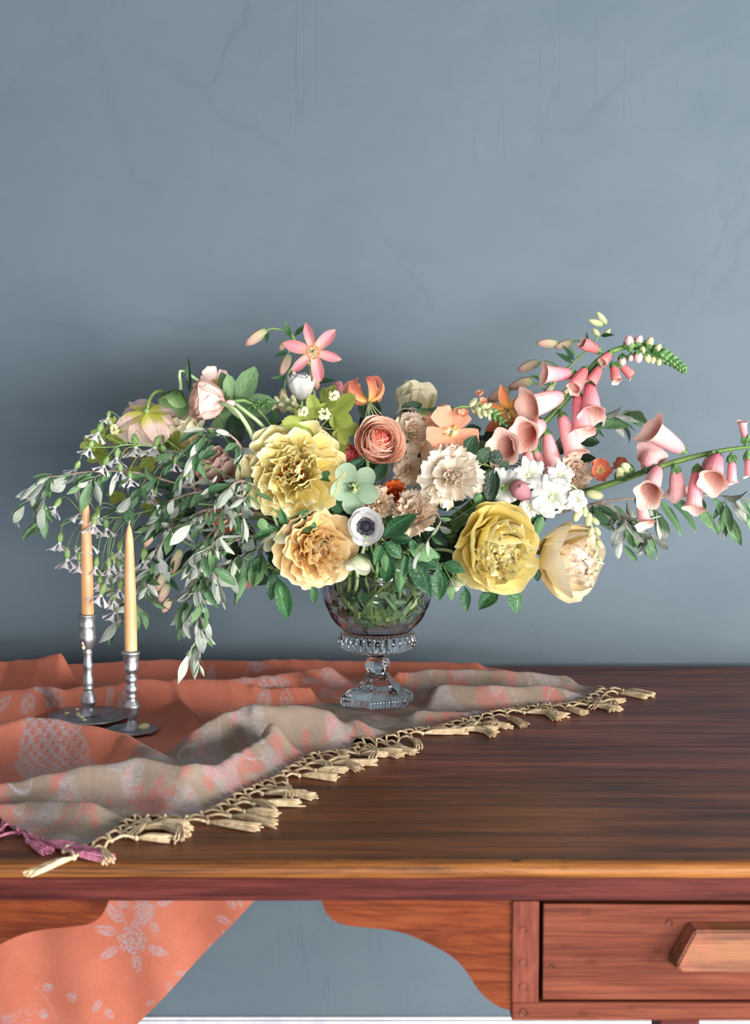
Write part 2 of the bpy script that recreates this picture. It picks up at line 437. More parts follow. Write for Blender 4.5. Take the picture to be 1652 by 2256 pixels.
RIDGES = [
 (.034, [(-160, 1752, .022), (60, 1714, .024), (200, 1682, .032), (300, 1668, .037), (400, 1682, .034), (480, 1674, .033), (556, 1638, .031), (600, 1612, .027)]),
 (.022, [(596, 1616, .024), (640, 1632, .018), (700, 1655, .010)]),
 (.030, [(-120, 1790, .012), (60, 1762, .016), (180, 1765, .018), (300, 1785, .012)]),
 (.036, [(-160, 1610, .03), (0, 1592, .036), (60, 1576, .042), (130, 1584, .04), (190, 1596, .036), (270, 1612, .030), (335, 1650, .022), (372, 1680, .014)]),
 (.034, [(425, 1612, .028), (470, 1580, .036), (540, 1554, .043), (650, 1556, .040), (750, 1570, .032), (850, 1586, .022), (930, 1597, .012)]),
 (.022, [(560, 1585, .03), (640, 1600, .02), (760, 1605, .016), (860, 1612, .01)]),
 (.040, [(-160, 1540, .03), (60, 1513, .036), (180, 1498, .038), (330, 1495, .037), (500, 1496, .032), (620, 1484, .028), (720, 1468, .026)]),
 (.028, [(-160, 1462, .03), (20, 1455, .036), (90, 1444, .046), (132, 1436, .052)]),
 (.030, [(150, 1462, .02), (330, 1452, .026), (450, 1454, .022), (600, 1453, .022), (780, 1455, .022), (900, 1456, .022), (1050, 1460, .020)]),
 (.026, [(860, 1516, .02), (950, 1508, .027), (1100, 1506, .027), (1200, 1502, .026), (1290, 1512, .015)]),
 (.030, [(880, 1478, .028), (1000, 1472, .030), (1150, 1476, .026), (1240, 1488, .016)]),
 (.022, [(920, 1566, .012), (1010, 1552, .018), (1080, 1545, .016)]),
 (.016, [(560, 1520, .018), (680, 1512, .02)]), (.014, [(380, 1530, .014), (420, 1560, .016), (430, 1590, .012)]),
]
HH = np.full(FX.shape, .0028)
for w, pl in RIDGES:
    pts = np.array([[*list(on(px, py, TZ + h * 1.3))[:2], h * 1.3] for px, py, h in pl]); w *= .95
    best = np.zeros(FX.shape)
    for k in range(len(pts) - 1):
        a, b_ = pts[k], pts[k + 1]; e = b_[:2] - a[:2]; L2 = (e @ e)
        t = np.clip(((FX - a[0]) * e[0] + (FY - a[1]) * e[1]) / L2, 0, 1)
        d2 = (FX - a[0] - t * e[0]) ** 2 + (FY - a[1] - t * e[1]) ** 2
        q = np.sqrt(d2) / w
        best = np.maximum(best, 1.0 * (a[2] + t * (b_[2] - a[2])) * np.exp(-q ** 1.7 * 1.25))
    HH = np.sqrt(HH ** 2 + best ** 2 * .92)
def flat_at(c, r0, r1, hh):
    global HH
    d = np.hypot(FX - c[0], FY - c[1]); k = sst(r0, r1, d); HH = HH * k + hh * (1 - k)
# where things stand
VX, VY = at(831, 1552, 2.239).x, 2.239
CL = on(196, 1584, TZ + .006); CR = on(291, 1609, TZ + .006)
HH += .0016 * np.sin(A * 70 + 3 * np.sin(BB * 22)) * np.sin(BB * 55 + 2 * np.sin(A * 31)) + .0008 * np.sin(A * 190 + BB * 140)
flat_at((VX, VY), .064, .098, .0025); flat_at((CL.x, CL.y), .06, .10, .0025); flat_at((CR.x, CR.y), .03, .06, .0025)
edgef = .25 + .75 * sst(0, .05, B); selv = sst(0, .02, -A) * .7 + .3
HH = np.maximum(HH * edgef * selv, .0018)
tuck = sst(YBK - .05, YBK, FY); HH = HH * (1 - .35 * tuck)
over = FY - YBK
rr = .010
ang = np.clip(over / rr, 0, PI / 2)
PY = np.where(over <= 0, FY, YBK + (rr) * np.sin(ang)); PZ = TZ + HH
hang = np.clip(over - rr * PI / 2, 0, None)
fold = sst(.0, .15, hang) * (.0065 * np.sin(FX * 42 + 4 * np.sin(hang * 5) + hang * 13) - .001)
PY = np.where(over > 0, PY + fold + .003, PY)
PZ = np.where(over > 0, TZ + HH * np.clip(1 - over / .05, 0, 1) - rr * (1 - np.cos(ang)) - hang, PZ)
# the woven pattern: motif (blue grey flowers and leaves), pink flecks and border, drawn in the cloth's own plane
motif = np.zeros(FX.shape); mflat = lambda px, py: (hangflat(px, py) if py > 1950 else np.array(list(on(px, py, TZ + .03))[:2]))
def patch(c, r):
    i = np.where((np.abs(FX - c[0]) < r) & (np.abs(FY - c[1]) < r)); return i
def leafm(c, ang, L, Wd, amt=1.0):
    i = patch(c, L); x = FX[i] - c[0]; y = FY[i] - c[1]
    u = x * math.cos(ang) + y * math.sin(ang); w = -x * math.sin(ang) + y * math.cos(ang)
    t = np.clip(u / L + .5, 0, 1); hw = Wd * np.sin(PI * t ** .8) * .5
    m_ = sst(0, .0025, hw - np.abs(w)) * (np.abs(u) < L / 2)
    m_ = m_ * (.72 + .28 * np.sign(np.sin(u * 900 + np.abs(w) * 1100))) * np.where(np.abs(w) < .0011, .25, 1)
    motif[i] = np.maximum(motif[i], m_ * amt)
def rosem(c, r):
    i = patch(c, r * 1.3); x = FX[i] - c[0]; y = FY[i] - c[1]; rad = np.hypot(x, y); th = np.arctan2(y, x)
    rim = r * (.82 + .18 * np.abs(np.cos(th * 3.5 + 1)))
    body = sst(0, .003, rim - rad)
    rings = .5 + .5 * np.sin(rad * 2 * PI / (r * .42) + .9 * np.sin(th * 5 + 40 * rad)) * np.where(np.sin(th * 5 + rad * 90) > -.75, 1, -1)
    motif[i] = np.maximum(motif[i], body * np.where(rings > .38, 1, .12))
def linem(pts, wd, amt=1.0):
    P = np.array(spline([tuple(p) for p in pts], 30))
    lo, hi = P.min(0) - .01, P.max(0) + .01
    i = np.where((FX > lo[0]) & (FX < hi[0]) & (FY > lo[1]) & (FY < hi[1])); x, y = FX[i], FY[i]; d = np.full(x.shape, 9.)
    for k in range(len(P) - 1):
        a, e = P[k], P[k + 1] - P[k]; t = np.clip(((x - a[0]) * e[0] + (y - a[1]) * e[1]) / (e @ e + 1e-12), 0, 1)
        d = np.minimum(d, np.hypot(x - a[0] - t * e[0], y - a[1] - t * e[1]))
    motif[i] = np.maximum(motif[i], sst(0, .0018, wd / 2 - d) * amt)
def spray(px, py, sc, rot):
    c = mflat(px, py); rosem(c, .026 * sc)
    for k, (a, q, L) in enumerate(((200, .047, .045), (235, .055, .05), (300, .05, .055), (150, .045, .04), (20, .045, .042), (80, .04, .04))):
        a = R(a + rot); leafm(c + np.array([math.cos(a), math.sin(a)]) * q * sc, a, L * sc, .018 * sc)
    a = R(265 + rot); p1 = c + np.array([math.cos(a), math.sin(a)]) * .11 * sc; p2 = c + np.array([math.cos(a - .25), math.sin(a - .25)]) * .06 * sc
    linem([c, p2, p1], .004); leafm(p1, a + .6, .035 * sc, .02 * sc); leafm(p1 + np.array([.012, -.02]) * sc, a - .9, .035 * sc, .02 * sc)
for args in ((292, 2078, 1.15, 0), (318, 2008, .9, 40), (600, 1500, 1.25, 60), (100, 1530, 1.1, 100), (455, 1474, 1.1, 150), (735, 1480, 1.0, 20), (900, 1478, .8, 70), (250, 1515, .8, 250), (-60, 1560, 1.1, 30)): spray(*args)
for px, py, a, L in ((495, 2032, 20, .036), (512, 1996, 60, .034), (530, 1990, 75, .03), (470, 2092, 160, .03), (500, 2062, 30, .026), (400, 2150, 10, .028), (375, 2180, 70, .03), (330, 2215, 160, .026), (215, 2222, 120, .035), (242, 2240, 60, .032), (150, 1980, 40, .03)): leafm(mflat(px, py), R(a), L, L * .46)
cb = mflat(18, 2240)
for k in range(30):
    a = R(-20 + 200 * k / 29); linem([cb, cb + np.array([math.cos(a), math.sin(a)]) * .04, cb + np.array([math.cos(a + .05), math.sin(a + .05)]) * (.062 + .012 * math.sin(k * 5))], .0022)
for px, py in ((104, 2184), (96, 2242), (160, 2200)): rosem(mflat(px, py), .012)
linem([mflat(75, 2180), mflat(105, 2215), mflat(125, 2256)], .003)
cs = mflat(118, 1646)                          # fan of scales
i = patch(cs, .09); x, y = FX[i] - cs[0], FY[i] - cs[1]
tri = sst(0, .004, .052 - np.abs(x * .9 + y * .25) - .25 * np.abs(y)) * (np.abs(y) < .085)
sc_ = np.sin(x * 420 + np.floor(y * 130) * PI) * .5 + .5; motif[i] = np.maximum(motif[i], tri * np.where(sc_ > .3, 1, .2) * np.where(x > .01, .75, 1))
BW = .205
XX, YY = FX, FY * .45
n1 = np.sin(XX * 52 + 2.4 * np.sin(YY * 47 + XX * 9)) + np.sin(YY * 70 + 2.2 * np.sin(XX * 31 + 1)) + .8 * np.sin(XX * 133 + YY * 157 + 2 * np.sin(XX * 60)) + .5 * np.sin(XX * 260 - YY * 310)
border = sst(-.004, .004, BW + .012 * np.sin(A * 26) + .008 * np.sin(A * 61 + 1) - B)
pink = sst(.35, 1.25, n1) * border
sq = np.abs(np.sin(XX * 62 + 3.1 * np.sin(YY * 63 + 1.6 * np.sin(XX * 29))) + .6 * np.sin(YY * 95 + XX * 40))
gate = sst(-.2, .5, np.sin(XX * 25 + 1) + np.sin(YY * 49 + XX * 9))
lines = sst(.17, .05, sq) * gate * border
gp = sst(.4, 1.1, np.sin(XX * 49 + 2.4 + 2.6 * np.sin(YY * 57)) + np.sin(YY * 63 + 4 + 2 * np.sin(XX * 43)) + .4 * np.sin(XX * 170 + 2 * np.sin(YY * 190))) * border
motif = np.where(border > .5, np.maximum(lines * .9, gp * .55), motif)
idx = np.arange(NU * NV).reshape(NU, NV)
ok = (over[:-1, :-1] < .735) & (FX[:-1, :-1] > -1.05)
q = np.stack([idx[:-1, :-1][ok], idx[:-1, 1:][ok], idx[1:, 1:][ok], idx[1:, :-1][ok]], 1)
used = np.unique(q); remap = np.full(NU * NV, -1); remap[used] = np.arange(len(used)); q = remap[q][:, ::-1]
def m_shawl():
    t = NT('jacquard_wool')
    g = lambda n: t.n('ShaderNodeAttribute', attribute_name=n).outputs['Fac']
    P = t.coord('Object')
    base = t.ramp(t.noise(P, 9, 3), [(.3, (178, 102, 80)), (.7, (194, 117, 95))])
    tan = t.ramp(t.noise(P, 14, 4), [(.35, (132, 116, 102)), (.7, (150, 133, 118))])
    c = t.mix(g('border'), base, tan)
    thp = t.ramp(t.noise(t.mapping(P, (1, .35, 1)), 260, 3, .7), [(.38, (0, 0, 0)), (.58, (255, 255, 255))])
    c = t.mix(t.math('MULTIPLY', t.math('MULTIPLY', g('pink'), t.math('ADD', t.math('MULTIPLY', thp, .7), .3)), .75), c, (180, 100, 94))
    thm = t.ramp(t.noise(t.mapping(P, (.4, 1, 1)), 330, 3, .7), [(.34, (90, 90, 90)), (.56, (255, 255, 255))])
    c = t.mix(t.math('MULTIPLY', t.math('MULTIPLY', g('motif'), thm), .9), c, (162, 159, 165))
    th = t.noise(t.mapping(P, (1, 1, 1)), 420, 2, .6)
    c = t.mix(t.math('MULTIPLY', th, .35), c, (120, 70, 60), 'MULTIPLY')
    fz = t.noise(P, 130, 4, .7)
    h = t.math('ADD', t.math('MULTIPLY', g('motif'), .5), t.math('ADD', th, fz))
    return t.done(t.bsdf(c, .85, t.bump(h, .5, .0012), .15, Sheen_Weight=.08, Sheen_Roughness=.5))
M_SHAWL = m_shawl()
me = bpy.data.meshes.new('cloth')
V = np.stack([FX.ravel()[used], PY.ravel()[used], PZ.ravel()[used]], 1)
me.vertices.add(len(V)); me.vertices.foreach_set('co', V.astype(np.float32).ravel())
me.loops.add(q.size); me.loops.foreach_set('vertex_index', q.ravel().astype(np.int32))
me.polygons.add(len(q)); me.polygons.foreach_set('loop_start', np.arange(0, q.size, 4, dtype=np.int32))
me.update(calc_edges=True)
me.polygons.foreach_set('use_smooth', [True] * len(q))
for nm, arr in (('motif', motif), ('border', border), ('pink', pink)):
    at_ = me.attributes.new(nm, 'FLOAT', 'POINT'); at_.data.foreach_set('value', np.clip(arr.ravel()[used], 0, 1).astype(np.float32))
me.materials.append(M_SHAWL); me.validate()
shawl = thing('shawl', 'coral jacquard shawl with grey flowers and cream fringe draped over the desk', 'shawl', (0, 2.1, TZ + .0018))
part(shawl, 'cloth', me)
# knotted fringe: every tassel with its two rows of netted cord is a part
def m_cord(name, c0, c1):
    t = NT(name); P = t.coord('Object'); n = t.noise(P, 160, 3, .6)
    return t.done(t.bsdf(t.ramp(n, [(.3, c0), (.7, c1)]), .7, t.bump(n, .5, .001), .25))
M_CREAM = m_cord('cream_cord', (176, 148, 110), (222, 202, 168)); M_PINKC = m_cord('pink_cord', (160, 76, 104), (204, 138, 158))
rng = random.Random(4)
outv = Vector((-dirv[0], -dirv[1], 0))
slen = sl[-1]; step = .0235
NT_ = int(slen / step)
def epos(s):
    s = min(max(s, 0), slen)
    x, y = np.interp(s, sl, Es[:, 0]), np.interp(s, sl, Es[:, 1])
    k = int(np.clip(np.searchsorted(su, s), 0, NU - 1))
    return Vector((x, y, TZ + HH[k, 0] - .0003))
def etan(s): return (epos(s + .03) - epos(s - .03)).normalized()
def outd(s, j=0):
    t = etan(s); nrm = Vector((t.y, -t.x, 0)).normalized()
    o = (nrm * .55 + outv * .6 + Vector((.25, -.1, 0))).normalized()
    return Matrix.Rotation(j, 3, 'Z') @ o
jit = [.45 * math.sin(i * .9 + 1.3 * math.sin(i * .31)) + rng.uniform(-.4, .4) for i in range(NT_ + 3)]
k1 = []; k2 = []
for i in range(NT_ + 2):
    s = i * step
    b0 = epos(s + step * .5)
    k1.append(b0 + outd(s, jit[i] * .5) * rng.uniform(.014, .026)); k1[-1].z = max(TZ + .003, b0.z * .4 + (TZ + .002) * .6)
for i in range(NT_ + 1):
    s = (i + 1) * step; k2.append((k1[i] + k1[i + 1]) / 2 + outd(s, jit[i]) * rng.uniform(.014, .026)); k2[-1].z = TZ + .0035
def arc(a, b, lift, n=6):
    mid = (a + b) / 2 + Vector((rng.uniform(-.003, .003), rng.uniform(-.003, .003), lift)); mid.z = max(mid.z, TZ + .0022)
    return spline([a, mid, b], n)
for i in range(NT_):
    s = i * step
    if epos(s).x < -.78: continue
    b = MB(); cr = .00165
    b.tube(arc(epos(s), k1[i], .004), cr, 6); b.tube(arc(epos(s + step), k1[i], .005), cr, 6)
    b.ball(k1[i], .0027, n=7, rings=5)
    b.tube(arc(k1[i], k2[i], .004), cr, 6); b.tube(arc(k1[i + 1], k2[i], .003), cr, 6)
    b.ball(k2[i], .0032, n=8, rings=5)
    od = outd(s, jit[i] * 1.5); L = rng.uniform(.038, .068); side = Vector((-od.y, od.x, 0)); bend = rng.uniform(-.022, .022)
    for k in range(9):
        f = (k - 4) / 4; z = TZ + .0016 + .0022 * (k % 3)
        e = L * rng.uniform(.88, 1.05)
        p1 = k2[i] + od * e * .35 + side * (f * .0025 + bend * .2); p1.z = z + .002
        p2 = k2[i] + od * e * .7 + side * (f * .0048 + bend * .6); p2.z = z + .0008
        p3 = k2[i] + od * e + side * (f * .0066 + bend + rng.uniform(-.001, .001)); p3.z = z
        b.tube(spline([k2[i], p1, p2, p3], 6), [.0013, .0015, .0015, .0015, .0014, .0013, .0009], 5)
    pk = epos(s).x < on(118, 1856, TZ).x
    part(shawl, 'tassel', b.mesh('tassel', M_PINKC if pk else M_CREAM))

# ------------------------------------------------------------------ candlesticks and candles
def m_pewter():
    t = NT('pewter'); n = t.noise(t.coord('Object'), 55, 5, .65)
    return t.done(t.bsdf(t.ramp(n, [(.3, (140, 140, 144)), (.6, (186, 186, 190)), (.75, (204, 204, 208))]), t.math('ADD', t.math('MULTIPLY', n, .3), .30), t.bump(n, .25, .0008), .5, Metallic=1.0))
M_PEWTER = m_pewter()
def m_wax():
    t = NT('amber_wax'); n = t.noise(t.mapping(t.coord('Object'), (1, 1, .35)), 40, 4, .6)
    c = t.ramp(n, [(.3, (192, 140, 94)), (.7, (218, 174, 126))])
    return t.done(t.bsdf(c, .42, t.bump(n, .1, .0005), .4, Subsurface_Weight=.35, Subsurface_Scale=.012))
M_WAX = m_wax(); M_WICK = m_plain('wick', (210, 196, 170), .9); M_DRIP = m_plain('wax_drip', (226, 206, 150), .4, .5, 80, (240, 226, 184))
def stick_profile(cx, pts, Y):
    """pts [(py, half width px)] from top to bottom -> [(r, z)] bottom to top"""
    k = at(cx + 1, 1500, Y).x - at(cx, 1500, Y).x
    return [(w * k, at(cx, py, Y).z) for py, w in pts][::-1]
# tall one with the dished round foot
YC = CL.y
pl = [(1354, 15), (1353, 19.5), (1356, 19.5), (1359, 18), (1377, 17.3), (1379, 18), (1381, 17), (1398, 17.5), (1402, 18.7), (1406, 18.8), (1412, 18.2), (1421, 15), (1428, 11), (1432, 9.5), (1434, 10.8), (1437, 10.8), (1440, 10), (1447, 9.2), (1458, 9.8), (1463, 11.5), (1469, 11.6), (1474, 10), (1485, 9.4), (1494, 11.5), (1502, 12.2), (1508, 11.5), (1513, 9.8), (1515, 11.3), (1518, 11.3), (1520, 9.3), (1523, 10), (1530, 14), (1538, 15.5), (1543, 16.8), (1547, 17.8), (1550, 16), (1552, 13), (1562, 13.5), (1569, 17), (1574, 22), (1578, 32), (1580, 50)]
prof = stick_profile(196, pl, YC)
zf = TZ + .0046
k = at(197, 1500, YC).x - at(196, 1500, YC).x
prof = [p for p in prof if p[1] > zf + .006]
foot = [(0, zf), (.044, zf), (.0575, zf + .004), (.0600, zf + .0066), (.0585, zf + .0082), (.046, zf + .0058), (.030, zf + .0060), (.020, zf + .0078), (.003, zf + .0085)]
st = thing('candlestick', 'taller pewter candlestick with wide dished round foot and wax drips', 'candlestick', (CL.x, CL.y, zf), 'pewter candlesticks on the shawl')
b = MB(); b.lathe(prof, 40); part(st, 'stem', b.mesh('stem', M_PEWTER), Matrix.Translation((CL.x, CL.y, 0)))
b = MB(); b.lathe(foot, 48, fr=lambda a, k: 1 + (.012 * math.cos(8 * a) if k in (2, 3, 4) else 0)); part(st, 'foot', b.mesh('foot', M_PEWTER), Matrix.Translation((CL.x, CL.y, 0)))
rg = random.Random(9)
for (dx, py, r) in ((-8, 1402, .0022), (-10, 1414, .0025), (-9, 1424, .0026)):
    b = MB(); b.ball((0, 0, 0), r, n=8, rings=6, sq=(1, .7, 1.3)); p = at(196 + dx, py, YC); w = 17 * k
    part(st, 'wax_drip', b.mesh('wax_drip', M_DRIP), Matrix.Translation((p.x, YC - math.sqrt(max(0, w * w - (p.x - CL.x) ** 2)) + .0006, p.z)))
for (px, py, r) in ((170, 1562, .003), (177, 1576, .006), (148, 1571, .0035), (186, 1586, .0035), (181, 1580, .004), (173, 1572, .004)):
    b = MB(); b.ball((0, 0, 0), r, n=7, rings=5, sq=(1.2, .9, .5)); p = on(px, py, zf + .008)
    part(st, 'wax_drip', b.mesh('wax_drip', M_DRIP), Matrix.Translation(p) @ Matrix.Rotation(rg.random() * 3, 4, 'Z'))
ztop_l = at(196, 1356, YC).z
# shorter one with beads and an angular tray foot
YC2 = CR.y
pr = [(1434, 14), (1433, 18), (1437, 21), (1441, 20), (1444, 17), (1450, 17.6), (1454, 16.3), (1470, 15.5), (1474, 16.5), (1478, 14), (1483, 9.5), (1486, 9), (1490, 12), (1496, 13.5), (1501, 12), (1506, 9), (1508, 10), (1515, 14), (1520, 14), (1526, 11), (1529, 9.5), (1532, 11), (1536, 11), (1539, 9.5), (1545, 12), (1553, 17.5), (1557, 18.8), (1560, 17), (1568, 16.6), (1577, 13.5), (1583, 9), (1588, 9.5), (1592, 11.8), (1598, 13.5), (1602, 15), (1606, 16), (1608, 22)]
prof = stick_profile(291, pr, YC2)
prof = [p for p in prof if p[1] > zf + .0045]
st2 = thing('candlestick', 'shorter pewter candlestick with beaded stem and low tray foot', 'candlestick', (CR.x, CR.y, zf), 'pewter candlesticks on the shawl')
b = MB(); b.lathe([(.0165, zf + .003)] + prof, 36); part(st2, 'stem', b.mesh('stem', M_PEWTER), Matrix.Translation((CR.x, CR.y, 0)))
b = MB(); b.lathe([(0, zf), (.034, zf), (.0385, zf + .0012), (.0390, zf + .0034), (.037, zf + .0042), (.033, zf + .0030), (.012, zf + .0036)], 8)
part(st2, 'foot', b.mesh('foot', M_PEWTER, False, bevel=.0006), Matrix.Translation((CR.x, CR.y, 0)) @ Matrix.Rotation(R(12), 4, 'Z'))
b = MB(); e0, e1 = on(214, 1600, zf + .006), on(272, 1592, zf + .006)
b = MB(); b.ball((0, 0, 0), .007, n=8, rings=6, sq=(1.5, .8, .7)); p = on(317, 1601, zf + .006)
part(st2, 'wax_drip', b.mesh('wax_drip', M_DRIP), Matrix.Translation(p) @ Matrix.Rotation(.7, 4, 'Z'))
def candle(cx, tip_py, base_py, Y, C0, label):
    k = at(cx + 1, 1400, Y).x - at(cx, 1400, Y).x
    zt, zb_ = at(cx, tip_py, Y).z, at(cx, base_py, Y).z - .012
    H = zt - zb_; rb = 13.9 * k; rt = 9.2 * k
    pf = [(0, zb_), (rb * .96, zb_)] + [(rb + (rt - rb) * (i / 10) ** 2.4, zb_ + .002 + (H - .028) * i / 10) for i in range(11)]
    pf += [(rt * .93, zt - .020), (rt * .78, zt - .013), (rt * .55, zt - .006), (rt * .3, zt - .0015), (rt * .12, zt)]
    o = thing('taper_candle', label, 'candle', (C0.x, C0.y, zb_), 'amber taper candles')
    b = MB(); b.lathe(pf, 28, top=True); part(o, 'wax_body', b.mesh('wax_body', M_WAX), Matrix.Translation((C0.x, C0.y, 0)))
    b = MB(); b.tube([(0, 0, zt - .002), (.0003, 0, zt + .003), (.001, 0, zt + .006)], .0007, 5); part(o, 'wick', b.mesh('wick', M_WICK), Matrix.Translation((C0.x, C0.y, 0)))
candle(192, 1096, 1357, YC, Vector((at(193, 1350, YC).x, YC, 0)), 'amber taper candle in the taller candlestick behind white blossoms')
candle(291, 1156, 1436, YC2, Vector((CR.x, YC2, 0)), 'amber taper candle in the shorter candlestick')

# ------------------------------------------------------------------ the glass compote
M_GLASS = m_glass('clear_pressed_glass'); M_BOWL = m_glass('bowl_glass', 0.0, 1.42, (250, 249, 249))
zv = TZ + .0036
def vz(py): return at(831, py, VY).z
vase = thing('glass_compote', 'footed pressed glass bowl holding the flower arrangement', 'vase', (VX, VY, zv))
MV = Matrix.Translation((VX, VY, 0))
# bowl: outer wall with cut stars, inner wall smooth
z0, z1 = vz(1392), vz(1256)
outp = [(.0, z0), (.030, z0), (.052, z0 + .002), (.0605, vz(1378)), (.070, vz(1364)), (.0785, vz(1342)), (.0845, vz(1318)), (.0885, vz(1295)), (.0912, vz(1272)), (.0925, z1)]
op = spline(outp[2:], 60)
n = 240
def cut(a, t):
    """facet depth of the cut-star pattern, t 0..1 up the wall"""
    h = 0
    k = 8; c = (a * k / (2 * PI)) % 1 - .5; x = c * (2 * PI / k) * .085; y = (t - .42) * .11
    th = math.atan2(y, x); rd = math.hypot(x, y)
    ridge = abs(math.sin(4 * th)); h += .0024 * max(0, 1 - rd / .034) * (1 - ridge) * min(1, rd / .008)
    c2 = (a * k / (2 * PI) + .5) % 1 - .5; x = c2 * (2 * PI / k) * .085; y = (t - .78) * .11
    rd = math.hypot(x * 1.0, y * .8); h += .0016 * (1 - min(1, abs(rd - .012) / .004)) + (.0012 if rd < .007 else 0)
    if t < .16: h += .0012 * abs(math.sin(a * 20)) * (1 - t / .16)
    if t > .93: h += .0010 * abs(math.sin(a * 24)) * (t - .93) / .07
    return h
rows = []
for i, (r_, z_) in enumerate(op):
    rows.append([((r_ - cut(2 * PI * j / n, i / 60)) * math.cos(2 * PI * j / n), (r_ - cut(2 * PI * j / n, i / 60)) * math.sin(2 * PI * j / n), z_ + (.0016 * math.sin(24 * 2 * PI * j / n) if i == 60 else 0)) for j in range(n)])
ip = [(r_ - .0042, z_ + (.004 if i < 20 else .004 * (1 - (i - 20) / 40))) for i, (r_, z_) in enumerate(op)][::-1]
b = MB()
inner = [[(r_ * math.cos(2 * PI * j / n), r_ * math.sin(2 * PI * j / n), z_ if i else z_ + .0016 * math.sin(24 * 2 * PI * j / n)) for j in range(n)] for i, (r_, z_) in enumerate(ip)]
bot = [[(.0008 * math.cos(2 * PI * j / n), .0008 * math.sin(2 * PI * j / n), z0) for j in range(n)]]
botin = [[(.0008 * math.cos(2 * PI * j / n), .0008 * math.sin(2 * PI * j / n), z0 + .005) for j in range(n)]]
b.grid(bot + rows + inner + botin, closed=True)
part(vase, 'bowl', b.mesh('bowl', M_BOWL), MV)
# ring of faceted beads
ring = [(.020, vz(1436)), (.040, vz(1434)), (.052, vz(1429)), (.0585, vz(1421)), (.0615, vz(1410)), (.0605, vz(1400)), (.057, vz(1393)), (.046, z0 - .0006), (.02, z0 - .0006)]
rp = spline(ring, 30)
b = MB(); b.lathe([(.0005, rp[0][1])] + [tuple(p) for p in rp] + [(.0005, rp[-1][1])], 320, fr=lambda a, k: 1 - (.13 * (1 - abs(math.sin(15 * a)) ** .8) * min(1, max(0, math.sin(PI * (k - 1) / 30))) if k else 0))
part(vase, 'beaded_ring', b.mesh('beaded_ring', M_GLASS, False), MV, 'ring of pressed glass beads')
# hexagonal knob stem and flared foot
def hexr(a, k, N=6):
    q = (a % (2 * PI / N)) - PI / N; return math.cos(PI / N) / math.cos(q)
st_ = [(.0005, vz(1436.5)), (.0135, vz(1436.5)), (.0138, vz(1446)), (.0185, vz(1453)), (.0208, vz(1460)), (.0200, vz(1468)), (.0150, vz(1478)), (.0125, vz(1484)), (.0005, vz(1484))][::-1]
b = MB(); b.lathe(st_, 96, fr=hexr); part(vase, 'stem', b.mesh('stem', M_GLASS, False), MV @ Matrix.Rotation(R(18), 4, 'Z'))
ft = [(.0005, zv), (.0575, zv), (.0605, zv + .002), (.0605, zv + .013), (.0575, zv + .0155), (.047, zv + .021), (.036, zv + .029), (.026, zv + .039), (.018, zv + .049), (.0140, vz(1487)), (.0130, vz(1484.6)), (.0005, vz(1484.6))]
fp = [ft[0], ft[1]] + [tuple(p) for p in spline(ft[2:11], 36)] + [ft[11]]
def footr(a, k):
    q = hexr(a, k)
    if 3 <= k <= 16: q *= 1 - .012 * (1 - abs(math.sin(36 * a)))
    elif 16 < k < 30: q *= 1 - .012 * (1 - abs(math.sin(18 * a))) * (30 - k) / 14
    return q
b = MB(); b.lathe(fp, 432, fr=footr); part(vase, 'foot', b.mesh('foot', M_GLASS, False), MV @ Matrix.Rotation(R(18), 4, 'Z'), 'flared six sided foot with ribs')
# ------------------------------------------------------------------ flower materials
def m_petal(name, stops, trans=.26, edge=None, veins=.0, vcol=None, spots=None, rough=.55, var=.10, sheen=0):
    t = NT(name); uv = t.coord('UV'); sp = t.n('ShaderNodeSeparateXYZ'); t.set(sp.inputs[0], uv)
    u, v = sp.outputs[0], sp.outputs[1]; P = t.coord('Object'); rnd = t.n('ShaderNodeObjectInfo').outputs['Random']
    nz = t.noise(P, 2.4, 3, .6)
    c = t.ramp(t.math('ADD', v, t.math('MULTIPLY', t.math('SUBTRACT', nz, .5), .22)), stops)
    if edge:
        e = t.n('ShaderNodeMath', operation='ABSOLUTE'); t.set(e.inputs[0], t.math('SUBTRACT', u, .5))
        c = t.mix(t.ramp(t.math('MAXIMUM', t.math('MULTIPLY', e, 2), v), [(.86, (0, 0, 0)), (1, (255, 255, 255))]), c, edge)
    st = t.noise(t.mapping(uv, (26, 1.3, 1)), 1.0, 3, .6)
    if veins: c = t.mix(t.math('MULTIPLY', t.ramp(st, [(.45, (0, 0, 0)), (.7, (255, 255, 255))]), veins), c, vcol)
    if spots:
        vo = t.n('ShaderNodeTexVoronoi', i_Scale=spots[0]); t.set(vo.inputs['Vector'], t.mapping(uv, (1, 1.6, 1)))
        g = t.ramp(v, spots[2]); d = t.ramp(vo.outputs['Distance'], [(.14, (255, 255, 255)), (.26, (0, 0, 0))])
        c = t.mix(t.math('MULTIPLY', d, g), c, spots[1])
    c = t.mix(1.0, c, t.ramp(rnd, [(0, (255 - int(255 * var),) * 3), (1, (255, 255, 255))]), 'MULTIPLY')
    nm = t.bump(t.math('ADD', st, t.math('MULTIPLY', nz, .6)), .22, .03)
    p = t.bsdf(c, rough, nm, .3)
    tr = t.n('ShaderNodeBsdfTranslucent'); t.set(tr.inputs[0], c); t.set(tr.inputs[1], nm)
    mx = t.n('ShaderNodeMixShader'); mx.inputs[0].default_value = trans
    t.set(mx.inputs[1], p); t.set(mx.inputs[2], tr.outputs[0])
    return t.done(mx.outputs[0])
